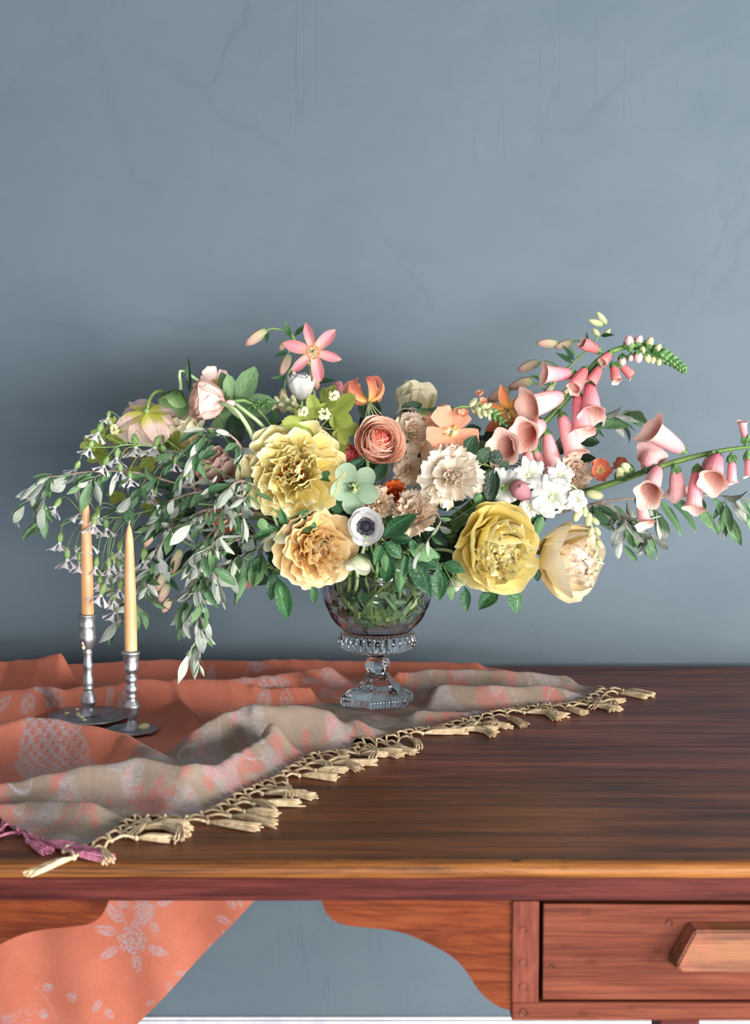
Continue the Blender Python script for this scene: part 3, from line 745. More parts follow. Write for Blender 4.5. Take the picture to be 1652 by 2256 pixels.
def m_leaf(name, c0, c1, vein=(150, 180, 130), rough=.38, trans=.12, spec=.45, vamt=.35, side=9):
    t = NT(name); uv = t.coord('UV'); sp = t.n('ShaderNodeSeparateXYZ'); t.set(sp.inputs[0], uv)
    a = t.n('ShaderNodeMath', operation='ABSOLUTE'); t.set(a.inputs[0], t.math('SUBTRACT', sp.outputs[0], .30))
    rnd = t.n('ShaderNodeObjectInfo').outputs['Random']
    nz = t.noise(t.mapping(uv, (2, 3, 1)), 2, 3, .6)
    c = t.ramp(t.math('ADD', t.math('MULTIPLY', nz, .5), t.math('MULTIPLY', rnd, .5)), [(.25, c0), (.75, c1)])
    mid = t.ramp(a, [(.012, (255, 255, 255)), (.05, (0, 0, 0))])
    w = t.math('SINE', t.math('MULTIPLY', t.math('ADD', sp.outputs[1], t.math('MULTIPLY', a, -.8)), side * 2 * PI))
    sv = t.ramp(w, [(.86, (0, 0, 0)), (1, (255, 255, 255))])
    vn = t.math('MAXIMUM', mid, t.math('MULTIPLY', sv, .5))
    c = t.mix(t.math('MULTIPLY', vn, vamt), c, vein)
    nm = t.bump(t.math('SUBTRACT', nz, t.math('MULTIPLY', vn, .8)), .3, .02)
    p = t.bsdf(c, rough, nm, spec)
    tr = t.n('ShaderNodeBsdfTranslucent'); t.set(tr.inputs[0], c)
    mx = t.n('ShaderNodeMixShader'); mx.inputs[0].default_value = trans
    t.set(mx.inputs[1], p); t.set(mx.inputs[2], tr.outputs[0])
    return t.done(mx.outputs[0])
Y1 = m_petal('lemon_petal', [(0, (248, 196, 70)), (.3, (253, 222, 112)), (.7, (254, 234, 150)), (1, (254, 240, 178))], .26, (253, 243, 198))
Y2 = m_petal('butter_petal', [(0, (252, 206, 76)), (.35, (255, 230, 124)), (1, (255, 240, 164))], .26, (253, 240, 180))
PE = m_petal('apricot_petal', [(0, (190, 80, 20)), (.22, (220, 120, 44)), (.46, (246, 188, 104)), (.72, (252, 214, 146)), (1, (254, 228, 180))], .26, (252, 232, 186))
PA = m_petal('cream_peach_petal', [(0, (252, 214, 136)), (.45, (255, 230, 190)), (1, (255, 238, 218))], .26, (254, 238, 214))
PG = m_petal('cream_guard_petal', [(0, (250, 214, 116)), (.5, (254, 234, 178)), (1, (255, 242, 212))], .26, (252, 238, 208))
PB = m_petal('pale_yellow_petal', [(0, (244, 214, 140)), (.5, (252, 236, 184)), (1, (252, 242, 210))], .30)  # pale yellow colour of the two half hidden peonies
PD = m_petal('dusty_rose_petal', [(0, (216, 176, 156)), (1, (238, 206, 192))], .35)
R1 = m_petal('ranunculus_outer_petal', [(0, (250, 186, 146)), (.55, (250, 186, 152)), (1, (252, 208, 184))], .26, (253, 224, 206))
R2 = m_petal('ranunculus_inner_petal', [(0, (240, 84, 76)), (.7, (246, 124, 96)), (1, (250, 166, 134))], .26, (252, 190, 164))
R3 = m_petal('ranunculus_core_petal', [(0, (206, 26, 82)), (.8, (236, 70, 92)), (1, (244, 110, 110))], .3)
RR = m_petal('crimson_petal', [(0, (206, 30, 70)), (.7, (228, 64, 84)), (1, (236, 106, 112))], .3, (240, 130, 130))
RP = m_petal('blush_petal', [(0, (250, 210, 196)), (.6, (252, 222, 212)), (1, (254, 232, 224))], .26, (246, 196, 176))
CA = m_petal('cream_carnation_petal', [(0, (214, 188, 142)), (.4, (236, 220, 198)), (1, (244, 234, 220))], .4, (246, 226, 200))
CB = m_petal('buff_carnation_petal', [(0, (214, 168, 120)), (.45, (236, 208, 178)), (1, (244, 226, 204))], .4, (244, 214, 186))
CO = m_petal('orange_carnation_petal', [(0, (196, 76, 30)), (1, (236, 116, 60))], .3)
WH = m_petal('white_petal', [(0, (216, 214, 200)), (.3, (230, 228, 226)), (1, (236, 234, 234))], .3, var=.05)
TW = m_petal('white_tulip_petal', [(0, (200, 204, 172)), (.3, (222, 222, 214)), (1, (234, 232, 228))], .35, var=.05)
HE = m_petal('mint_hellebore_petal', [(0, (112, 138, 100)), (.5, (146, 168, 142)), (1, (166, 186, 162))], .3, veins=.25, vcol=(150, 180, 140))
HG = m_petal('cream_green_hellebore_petal', [(0, (150, 176, 96)), (.45, (206, 216, 170)), (1, (230, 228, 204))], .3, veins=.25, vcol=(170, 190, 140))
HD = m_petal('leaf_green_hellebore_petal', [(0, (80, 118, 64)), (.5, (112, 148, 88)), (1, (140, 170, 112))], .25, veins=.35, vcol=(84, 118, 70))
LP = m_petal('pink_lily_petal', [(0, (240, 214, 160)), (.22, (240, 178, 164)), (.6, (234, 150, 158)), (1, (226, 132, 148))], .35, (236, 172, 130), .35, (240, 176, 180))
LO = m_petal('orange_lily_petal', [(0, (240, 196, 96)), (.35, (232, 150, 84)), (1, (226, 132, 110))], .35, (236, 170, 100), spots=(26.0, (110, 44, 26), [(.1, (255, 255, 255)), (.75, (255, 255, 255)), (.9, (0, 0, 0))]))
LC = m_petal('coral_lily_petal', [(0, (236, 190, 110)), (.4, (232, 140, 100)), (1, (226, 124, 116))], .35, (240, 172, 120))
CP = m_petal('coral_phlox_petal', [(0, (250, 220, 190)), (.25, (236, 160, 126)), (1, (238, 162, 132))], .35)
CQ = m_petal('coral_rose_petal', [(0, (244, 214, 170)), (.3, (232, 138, 108)), (1, (234, 142, 116))], .35)
PO = m_petal('pink_poppy_petal', [(0, (188, 190, 60)), (.16, (204, 200, 90)), (.36, (246, 214, 200)), (1, (250, 222, 214))], .26, veins=.35, vcol=(226, 176, 168))
BUDM = m_petal('lily_bud_skin', [(0, (150, 168, 112)), (.3, (196, 176, 146)), (.8, (206, 160, 150)), (1, (150, 100, 80))], .15, veins=.5, vcol=(206, 214, 160))
BUDG = m_petal('green_bud_skin', [(0, (150, 176, 110)), (.6, (206, 210, 164)), (1, (196, 190, 140))], .15, veins=.4, vcol=(150, 176, 110))
PBUD = m_petal('peony_bud_skin', [(0, (112, 70, 66)), (.45, (160, 104, 108)), (.6, (186, 130, 138)), (1, (128, 78, 88))], .1)
FOX = m_petal('foxglove_outer', [(0, (226, 104, 124)), (.45, (238, 142, 154)), (1, (246, 194, 190))], .26, var=.06)
FOXP = m_petal('pale_foxglove_outer', [(0, (232, 140, 150)), (.45, (242, 176, 178)), (1, (248, 206, 198))], .26, var=.06)
FOXC = m_petal('coral_foxglove_outer', [(0, (224, 102, 112)), (.5, (232, 126, 128)), (1, (240, 162, 154))], .35, var=.06)
FOXI = m_petal('foxglove_throat', [(0, (240, 160, 142)), (.6, (246, 194, 174)), (1, (250, 212, 198))], .26, spots=(34.0, (206, 84, 78), [(.3, (255, 255, 255)), (.8, (255, 255, 255)), (.95, (0, 0, 0))]))
SNAP = m_petal('white_snapdragon_petal', [(0, (180, 186, 148)), (.4, (200, 200, 190)), (1, (212, 210, 206))], .3, var=.05)
SIL = m_petal('white_silene_petal', [(0, (238, 234, 230)), (1, (252, 246, 250))], .3, var=.05)
STY = m_plain('yellow_stamen', (236, 186, 60), .6, .3, 200, (214, 140, 40))
STO = m_plain('orange_stamen', (216, 120, 40), .6, .3, 200, (176, 70, 24))
STW = m_plain('cream_stamen', (232, 226, 170), .6)
ANT = m_plain('rust_anther', (120, 50, 30), .7)
BLK = m_plain('anemone_black', (22, 18, 30), .6, .3, 300, (40, 32, 52), bump=.5)
STEM = m_plain('green_stem', (104, 138, 70), .45, .4, 30, (136, 164, 96))
STEMD = m_plain('dark_green_stem', (76, 104, 46), .45, .4, 30, (100, 128, 62))
STEML = m_plain('pale_stem', (150, 172, 120), .5, .4, 30, (170, 188, 140))
BARK = m_plain('twig_bark', (118, 96, 82), .7, .3, 60, (158, 138, 122))
SEP = m_leaf('sepal_green', (72, 112, 62), (104, 144, 84), (140, 170, 110))
CAL = m_leaf('calyx_green', (108, 140, 78), (140, 166, 104), (160, 180, 120))
EL1 = m_leaf('silverleaf_top', (54, 92, 56), (98, 132, 88), (150, 172, 138), .42)
EL2 = m_leaf('silverleaf_under', (146, 154, 140), (186, 190, 180), (150, 156, 140), .6, .12, .25, .5)
RL1 = m_leaf('rose_leaf_top', (24, 62, 36), (48, 94, 50), (96, 140, 90), .36)
RL2 = m_leaf('rose_leaf_under', (74, 112, 70), (104, 140, 92), (130, 160, 120), .55)
DK1 = m_leaf('dark_leaf_top', (16, 40, 22), (34, 66, 36), (70, 110, 70), .42)  # darker green leaf, also fills the gaps between flowers
LM1 = m_leaf('lime_leaf_top', (126, 142, 52), (164, 172, 80), (206, 214, 140), .45, .3, side=5)
LM2 = m_leaf('lime_leaf_under', (164, 178, 90), (194, 202, 116), (200, 206, 140), .55, .3, side=5)
GE1 = m_leaf('grey_green_leaf_top', (104, 138, 92), (136, 166, 116), (170, 192, 150), .5, .2, side=4)

# ------------------------------------------------------------------ petal and leaf shapes (unit length along +Y, upper side +Z)
def petal(name, mat, W=.9, base=.22, wp=.7, rnd=.3, bend=30, cup=.15, ruf=.05, nr=2.5, teeth=0, tn=11, tip=0, seed=0, ni=8, nj=9, bend0=0, notch=0, fold=0):
    rg = random.Random(seed); ph = rg.uniform(0, 6); ph2 = rg.uniform(0, 6)
    y = z = 0; b = MB(); P = []; UV = []
    for i in range(ni + 1):
        t = i / ni
        a = R(bend0 + (bend - bend0) * t)
        if i: y += math.cos(a) / ni; z += math.sin(a) / ni
        if tip:   # pointed petals
            w = (base + (1 - base) * math.sin(PI * min(1, t * .5 / .55)) ** .9) if t < .55 else max(.03, math.cos(PI / 2 * ((t - .55) / .45) ** tip))
        else: w = base + (1 - base) * math.sin(PI / 2 * t) ** wp
        row = []; uvr = []
        for j in range(nj):
            s = 2 * j / (nj - 1) - 1
            back = (1 - math.sqrt(max(0, 1 - .92 * s * s))) * rnd * t * (t ** .5) if not tip else 0
            if teeth: back += teeth * (.5 + .5 * math.sin(s * tn + ph)) * t ** 4
            if notch: back += notch * math.exp(-(s / .25) ** 2) * t ** 3
            sx = W / 2 * s * w
            n1 = math.sin(s * nr * PI + ph) * math.cos(t * 3 + ph2) + .5 * math.sin(s * nr * 2.3 * PI + ph2)
            up = cup * s * s * w * (.4 + .6 * t) + ruf * n1 * t * t + fold * abs(s) * w
            dy, dz = math.cos(a), math.sin(a)
            row.append((sx * (1 - .25 * cup * s * s), y - back * dy - up * dz, z - back * dz + up * dy))
            uvr.append(((s + 1) / 2, t))
        P.append(row); UV.append(uvr)
    b.grid(P, UV)
    return b.mesh(name, mat)
def leafmesh(name, mats, W=.32, wide=.45, point=1.0, serr=0, sn=9, bend=-20, fold=.12, wave=.0, seed=0, ni=12, nj=5, petiole=.06):
    rg = random.Random(seed); ph = rg.uniform(0, 6)
    b = MB(); y = z = 0; top = []; UV = []
    for i in range(ni + 1):
        t = i / ni; a = R(bend * t)
        if i: y += math.cos(a) / ni; z += math.sin(a) / ni
        if t < petiole: w = .05
        else:
            q = (t - petiole) / (1 - petiole)
            w = math.sin(PI / 2 * min(1, q / wide)) ** .85 if q < wide else max(0, math.cos(PI / 2 * ((q - wide) / (1 - wide)))) ** point
            w = max(w, .02)
        if serr and i % 2: w *= 1 - serr
        row = []; uvr = []
        for j in range(nj):
            s = 2 * j / (nj - 1) - 1
            up = fold * W * abs(s) * w + wave * math.sin(t * 9 + ph + s * 1.3) * abs(s)
            row.append(Vector((W / 2 * s * w, y - math.sin(a) * up, z + math.cos(a) * up))); uvr.append(((s + 1) / 2, t))
        top.append(row); UV.append(uvr)
    b.grid(top, UV, mat=0)
    b.grid([[p - Vector((0, 0, .006)) for p in r] for r in top], UV, mat=1, flip=True)
    return b.mesh(name, mats)
def lobed(name, mats, lobes=((0, 1), (62, .8), (-62, .8), (118, .5), (-118, .5)), serr=.06, sn=46, cupz=-.12, seed=0, sharp=2.2):
    """palmate leaf, base at the origin, main lobe along +Y"""
    n = 96; ph = random.Random(seed).uniform(0, 6); rings = 7; top = []; UV = []
    c = Vector((0, .34, 0))
    for i in range(rings + 1):
        f = i / rings; row = []; uvr = []
        for j in range(n):
            a = -PI + 2 * PI * (j + .5) / n           # 0 = +Y
            r = .20
            for la, ll in lobes:
                d = abs((math.degrees(a) - la + 180) % 360 - 180)
                r = max(r, ll * .66 * max(0, 1 - (d / 46) ** 1.15) ** (1 / sharp) if d < 46 else 0)
            if abs(a) > 2.7: r *= .6
            r *= 1 - serr * (.5 + .5 * math.sin(a * sn)) * f
            q = r * f; x, y = q * math.sin(a), q * math.cos(a)
            zz = cupz * q * q + .035 * math.sin(a * 5 + ph) * q + .03 * abs(math.sin(2.9 * a)) * f
            row.append(Vector((c.x + x, c.y + y, zz))); uvr.append((.5 + .5 * f * abs(math.sin(a * 2.9)) * (1 if j % 2 else -1) * .9, f))
        top.append(row); UV.append(uvr)
    b = MB(); b.grid(top, UV, closed=True, mat=0)
    b.grid([[p - Vector((0, 0, .006)) for p in r] for r in top], UV, closed=True, mat=1, flip=True)
    b.tube([(0, -.25, -.05), (0, 0, -.012), (0, .3, -.006)], .014, 5, mat=1)
    return b.mesh(name, mats)

# ------------------------------------------------------------------ placing
def pxm(Y): return at(827, 1100, Y).x - at(826, 1100, Y).x
def frame(pos, face, roll=0, up=(0, 0, 1)):
    """+Z of the frame looks along face, +Y as near to up as possible"""
    z = Vector(face).normalized(); u = Vector(up); y = u - z * u.dot(z)
    if y.length < 1e-4: y = Vector((0, 1, 0)) - z * z.y
    y.normalize(); x = y.cross(z)
    M = Matrix((x, y, z)).transposed().to_4x4(); M.translation = pos
    return M @ Matrix.Rotation(roll, 4, 'Z')
def aim(base, tip, nrm=(0, -1, .3), roll=0):
    """+Y from base to tip (unit length -> real length), +Z near nrm"""
    base, tip = Vector(base), Vector(tip); y = tip - base; L = y.length; y = y / L
    n = Vector(nrm); z = n - y * n.dot(y)
    if z.length < 1e-4: z = y.orthogonal()
    z.normalize(); x = y.cross(z)
    M = Matrix((x, y, z)).transposed().to_4x4(); M.translation = base
    return M @ Matrix.Rotation(roll, 4, 'Y'), L
def Sc(x, y, z): return Matrix.Diagonal((x, y, z, 1))
def setp(root, name, mesh, M, az, e, L, Wx=1, r0=0, z0=0, roll=0, Lz=None):
    return part(root, name, mesh, M @ Matrix.Rotation(az, 4, 'Z') @ Matrix.Translation((0, r0, z0)) @ Matrix.Rotation(e, 4, 'X') @ Matrix.Rotation(roll, 4, 'Y') @ Sc(L * Wx, L, Lz or L))
SR = random.Random(77)
BZ0, BZ1 = z0 + .009, z1          # inside of the bowl, bottom and rim
def stempath(pos, face, n=22, back=.05):
    f = Vector(face).normalized(); a = SR.uniform(0, 2 * PI)
    d = Vector((pos.x - VX, pos.y - VY, 0)); d = d.normalized() if d.length > .01 else Vector((1, 0, 0))
    q = SR.uniform(.02, .06); thr = Vector((VX + d.x * q + SR.uniform(-.015, .015), VY + d.y * q + SR.uniform(-.015, .015), BZ1 + .012))
    e = SR.uniform(.008, .042); bot = Vector((VX - d.x * e * .6 + math.cos(a) * e * .5, VY - d.y * e * .6 + math.sin(a) * e * .5, BZ0 + SR.uniform(0, .012)))
    p1 = pos - f * back
    mid = p1.lerp(thr, .55) + Vector((0, 0, .25 * (p1 - thr).xy.length * .5))
    return spline([pos - f * .001, p1, mid, thr, (thr + bot) / 2 + Vector((0, 0, -.004)), bot], n)
def add_stem(root, pos, face, r=.0026, mat=None, back=.05):
    b = MB(); b.tube(stempath(pos, face, back=back), r, 7); part(root, 'stem', b.mesh('stem', mat or STEM))
FR = random.Random(5)
def layers(root, M, Rr, spec, rg, name='petal'):
    """spec rows: (count, elev deg, length, width, r0, z0, meshes, jitter)"""
    for (n, e, L, w, r0, zz, ms, jt) in spec:
        a0 = rg.uniform(0, 6)
        for k in range(n):
            setp(root, name, rg.choice(ms), M, a0 + 2 * PI * k / n + rg.uniform(-.5, .5) * jt * 2 * PI / n, R(e + rg.uniform(-14, 14) * jt), Rr * L * (1 + rg.uniform(-.12, .12) * jt), w, Rr * r0, Rr * (zz + rg.uniform(-.03, .03) * jt), R(rg.uniform(-14, 14) * jt))
def filaments(name, mat, n, L, r, rg, head=.0, hmat=None, spread=30, curl=0, r0=0):
    b = MB()
    for k in range(n):
        a = rg.uniform(0, 2 * PI); e = R(rg.uniform(5, spread)); l = L * rg.uniform(.7, 1.05)
        d = Vector((math.sin(e) * math.cos(a), math.sin(e) * math.sin(a), math.cos(e))); o = Vector((math.cos(a), math.sin(a), 0)) * r0 * rg.uniform(.3, 1)
        b.tube([o, o + d * l * .5, o + d * l + Vector((d.x, d.y, 0)) * curl], r, 4)
        if head: b.ball(o + d * l + Vector((d.x, d.y, 0)) * curl, head, mat=1 if hmat else 0, n=5, rings=4, sq=(1, 1, 1.5))
    return b.mesh(name, [mat] + ([hmat] if hmat else []))
def sepals(root, M, r, n=5, e=-35, mat=None, nm='sepal'):
    for k in range(n): setp(root, nm, SEPM, M, 2 * PI * k / n, R(e), r, .8, 0, -r * .05)
def mk(prefix, mat, seeds, **kw): return [petal(prefix, mat, seed=s, **kw) for s in seeds]
SEPM = leafmesh('sepal', [SEP, SEP], .4, .4, 1, bend=25)

# ---- peonies
def peony(label, px, py, Y, rpx, face, mats, style, seed, roll=0, group='peonies in the arrangement', stam=STY, fl=1.0):
    rg = random.Random(seed); pos = at(px, py, Y); Rr = rpx * pxm(Y); M = frame(pos, face, roll)
    o = thing('peony', label, 'peony', stempath_base(), group)
    oa, ia = mats
    outer = mk('petal', oa, (seed, seed + 1, seed + 2), W=1.05, base=.25, wp=.6, rnd=.26, bend=34, cup=.16, ruf=.07, nr=1.5, teeth=.05, tn=7, nj=15)
    mid = mk('petal', ia, (seed + 3, seed + 4, seed + 5), W=.95, base=.2, wp=.7, rnd=.24, bend=40, cup=.2, ruf=.10, nr=1.7, teeth=.07, tn=9, nj=15)
    inn = mk('petal', ia, (seed + 6, seed + 7, seed + 8, seed + 9), W=.85, base=.18, wp=.8, rnd=.22, bend=36, cup=.22, ruf=.13, nr=1.9, teeth=.08, tn=10, nj=15)
    d = -.42
    if style == 'open':
        layers(o, M, Rr, [(7, 4, 1.0, 1, .06, d + .08, outer, .6), (7, 18, .98, .95, .06, d + .10, outer, .8), (8, 32, .94, .9, .05, d + .12, mid, 1), (8, 44, .86, .85, .04, d + .13, mid, 1.2), (8, 55, .74, .8, .03, d + .14, inn, 1.3), (6, 62, .58, .8, .02, d + .16, inn, 1.3)], rg)
        b = filaments('stamens', stam, 46, Rr * .42, Rr * .016, rg, Rr * .03, STO, 34, Rr * .04); part(o, 'stamens', b, M @ Matrix.Translation((0, 0, Rr * (d + .16))))
    elif style == 'full':
        cupd = mk('petal', oa, (seed, seed + 1, seed + 2), W=1.1, base=.3, wp=.55, rnd=.28, bend=84, bend0=8, cup=.16, ruf=.035, nr=1.6, teeth=.04, tn=6, nj=13)
        layers(o, M, Rr, [(6, 2, 1.02, .95, .10, -.55, cupd, .5), (7, 12, 1.02, .9, .09, -.50, cupd, .7), (7, 24, 1.0, .85, .08, -.44, cupd, .9), (7, 34, .94, .85, .08, -.38, cupd, 1.1), (8, 40, .92, .85, .06, -.30, inn, 1.2), (8, 52, .84, .85, .05, -.26, inn, 1.2), (8, 64, .74, .9, .05, -.22, inn, 1.2), (6, 76, .64, .9, .03, -.18, inn, 1)], rg)
    elif style == 'rose':
        cupd = mk('petal', oa, (seed, seed + 1, seed + 2), W=1.05, base=.3, wp=.5, rnd=.30, bend=70, bend0=0, cup=.2, ruf=.02, nr=1.5, teeth=.02, tn=6)
        cupi = mk('petal', ia, (seed + 10, seed + 11), W=.95, base=.28, wp=.55, rnd=.28, bend=95, bend0=10, cup=.24, ruf=.035, nr=2, teeth=.05, tn=8)
        layers(o, M, Rr, [(4, 12, 1.22, 1, .1, -.55, cupd, .5), (4, 26, 1.2, .95, .1, -.5, cupd, .6), (6, 34, 1.08, .85, .08, -.42, cupi, .6), (7, 42, 1.0, .8, .07, -.36, cupi, .8), (8, 52, .88, .75, .07, -.30, inn, 1), (9, 62, .78, .75, .06, -.24, inn, 1), (8, 72, .66, .8, .05, -.2, inn, 1), (5, 82, .56, .8, .02, -.14, inn, 1)], rg)
    elif style == 'globe':
        cupd = mk('petal', oa, (seed, seed + 1, seed + 2), W=1.05, base=.3, wp=.5, rnd=.28, bend=62, bend0=0, cup=.16, ruf=.03, nr=1.5, teeth=.03, tn=6, nj=13)
        layers(o, M, Rr, [(5, 10, 1.12, 1, .1, -.52, cupd, .6), (6, 22, 1.10, .95, .09, -.47, cupd, .8), (6, 32, 1.04, .9, .08, -.40, cupd, 1.), (7, 42, .98, .85, .08, -.33, cupd, 1.2), (8, 46, .90, .9, .07, -.26, inn, 1.1), (8, 56, .84, .9, .06, -.20, inn, 1.1), (8, 68, .76, .9, .05, -.16, inn, 1.1), (5, 80, .66, .9, .02, -.1, inn, 1)], rg)
    elif style == 'loose':
        layers(o, M, Rr, [(5, 46, 1.15, 1, .06, -.4, outer, .8), (5, 64, 1.15, .9, .04, -.36, outer, .9), (4, 78, 1.0, .8, .03, -.3, mid, .9)], rg)
    add_stem(o, pos + (M.to_3x3() @ Vector((0, 0, -.5 * Rr))), face, .0036)
    sepals(o, M @ Matrix.Translation((0, 0, -.5 * Rr)), Rr * .45, 5, -10)
    return o
def stempath_base(): return (VX, VY, BZ0 + .002)
CAMF = Vector((0, -1, .12))
peony('largest lemon yellow peony, wide open, beside the silver foliage', 645, 1038, 2.10, 124, (-.10, -1, .22), (Y1, Y1), 'open', 11)
peony('ball shaped butter yellow peony above the bare right side of the desk', 1088, 1206, 2.11, 118, (.22, -1, -.12), (Y2, Y1), 'globe', 31, 2.2)
peony('apricot peony with rust orange heart at the bowl rim', 697, 1208, 2.08, 98, (.38, -1, -.02), (PE, PE), 'open', 51, stam=STO)
peony('cream peach peony seen from the side, lowest on the right', 1250, 1234, 2.14, 112, (.72, -.75, -.12), (PG, PA), 'rose', 71, .9)
peony('pale yellow peony petals standing up at the back against the wall', 914, 905, 2.38, 78, (.05, -.05, 1), (PB, PB), 'loose', 91)
peony('pale gold peony half hidden behind the pink poppy and silver leaves', 412, 958, 2.215, 66, (-.2, -.3, .9), (PB, PB), 'loose', 95)
peony('dusty pink rose like peony buried in the silver foliage', 482, 1040, 2.17, 70, (-.3, -.6, .6), (PD, PD), 'loose', 99)

# ---- ranunculus
def ranunculus(label, px, py, Y, rpx, face, mats, seed, n=8, closed=0):
    rg = random.Random(seed); pos = at(px, py, Y); Rr = rpx * pxm(Y); M = frame(pos, face, rg.uniform(0, 6))
    o = thing('ranunculus', label, 'ranunculus', stempath_base(), 'ranunculus blooms')
    sets = [mk('petal', mt, (seed + 3 * i, seed + 3 * i + 1), W=1.15, base=.35, wp=.45, rnd=.34, bend=70, bend0=5, cup=.26, ruf=.012, nr=1.5, ni=7, nj=8) for i, mt in enumerate(mats)]
    spec = []
    for k in range(n):
        f = k / (n - 1)
        spec.append((max(5, 8 - int(k / 3)), 8 + closed + 66 * f, 1.06 - .62 * f, .92, .05, -.45 + .46 * f ** 1.3, sets[min(2, int(f * 2.99))], .35))
    layers(o, M, Rr, spec, rg)
    b = MB(); b.ball((0, 0, 0), Rr * .11, n=8, rings=6); part(o, 'heart', b.mesh('heart', BLK if closed < 5 else STEM), M @ Matrix.Translation((0, 0, Rr * .22)))
    add_stem(o, pos - Vector(face).normalized() * Rr * .45, face, .0028)
    sepals(o, M @ Matrix.Translation((0, 0, -.42 * Rr)), Rr * .4, 5, -20)
ranunculus('coral ranunculus with many rings of petals and magenta heart', 834, 974, 2.11, 80, (.25, -1, .30), (R1, R2, R3), 201, 10)
ranunculus('small crimson ranunculus tucked under the coral one', 766, 1008, 2.13, 50, (-.1, -1, .5), (RR, RR, RR), 231, 6, 22)
ranunculus('blush ranunculus on a bent stem facing left', 460, 884, 2.165, 76, (-.92, -.38, .12), (RP, RP, R1), 261, 7, 12)

# ---- carnations
def carnation(label, px, py, Y, rpx, face, mat, seed, dens=1.0):
    rg = random.Random(seed); pos = at(px, py, Y); Rr = rpx * pxm(Y); M = frame(pos, face, rg.uniform(0, 6))
    o = thing('carnation', label, 'carnation', stempath_base(), 'cream and orange carnations')
    ps = mk('petal', mat, range(seed, seed + 5), W=.92, base=.12, wp=1.1, rnd=.18, bend=26, cup=.05, ruf=.10, nr=2.2, teeth=.10, tn=17, nj=13)
    pi = mk('petal', mat, range(seed + 5, seed + 9), W=.7, base=.12, wp=1.1, rnd=.18, bend=40, cup=.3, ruf=.13, nr=2.2, teeth=.13, tn=15, nj=11)
    layers(o, M, Rr, [(6, 4, 1.0, 1, .03, -.3, ps, 1), (int(6 * dens), 20, .95, .95, .03, -.28, ps, 1), (int(7 * dens), 38, .85, .9, .03, -.26, ps, 1), (int(8 * dens), 54, .74, .85, .03, -.24, pi, 1), (int(8 * dens), 68, .62, .8, .03, -.2, pi, 1), (int(6 * dens), 80, .52, .7, .02, -.16, pi, 1)], rg)
    b = MB(); b.lathe([(.001, -.62), (.13, -.6), (.16, -.4), (.15, -.2), (.08, -.12)], 10); part(o, 'calyx', b.mesh('calyx', CAL), M @ Sc(Rr, Rr, Rr))
    add_stem(o, pos - Vector(face).normalized() * Rr * .6, face, .002)
carnation('large cream carnation with frilled petals, centre of the arrangement', 998, 1052, 2.10, 74, (.22, -1, .22), CA, 301)
carnation('buff carnation below the large cream carnation', 912, 1128, 2.12, 56, (.05, -1, .45), CB, 321)
carnation('small buff carnation between the mint hellebore and white anemone', 832, 1104, 2.13, 40, (-.1, -1, .5), CB, 341)
carnation('pale carnation tucked behind the coral ranunculus', 908, 950, 2.17, 46, (.2, -.8, .5), CB, 361, .7)
carnation('buff carnation at left of the large cream carnation', 900, 1038, 2.17, 42, (-.3, -1, .1), CB, 371, .7)
carnation('orange carnation set back in the centre', 870, 1085, 2.16, 34, (.1, -1, .3), CO, 381, .8)
carnation('frilly cream carnation between the white snapdragon and coral blossom', 1268, 1046, 2.17, 45, (.5, -1, .25), CB, 391)

# ---- white anemone
def anemone():
    px, py, Y = 806, 1160, 2.07; Rr = 50 * pxm(Y); pos = at(px, py, Y); M = frame(pos, (-.02, -1, .10), .4); rg = random.Random(8)
    o = thing('anemone', 'white anemone with black button centre above the glass bowl', 'anemone', stempath_base())
    ps = mk('petal', WH, (401, 402, 403), W=1.05, base=.4, wp=.5, rnd=.32, bend=58, bend0=0, cup=.18, ruf=.012, nr=1.4)
    layers(o, M, Rr, [(5, 12, 1.05, 1, .12, -.5, ps, .3), (5, 24, 1.0, .95, .12, -.46, ps, .4)], rg)
    b = MB(); b.ball((0, 0, 0), Rr * .24, n=18, rings=10, sq=(1, 1, .8)); part(o, 'button', b.mesh('button', BLK), M @ Matrix.Translation((0, 0, -Rr * .22)), 'black button')
    b = MB()
    for k in range(70):
        a = 2 * PI * k / 70 + rg.uniform(-.04, .04); q = Rr * rg.uniform(.32, .42); e = Vector((math.cos(a) * q, math.sin(a) * q, Rr * rg.uniform(-.24, -.1)))
        b.tube([(math.cos(a) * Rr * .14, math.sin(a) * Rr * .14, -Rr * .36), e * .8, e], Rr * .008, 4); b.ball(e, Rr * .028, n=5, rings=4)
    part(o, 'stamens', b.mesh('stamens', BLK), M)
    add_stem(o, pos - Vector((0, -1, .1)) * Rr * .5, (0, -1, .1), .0024)
anemone()

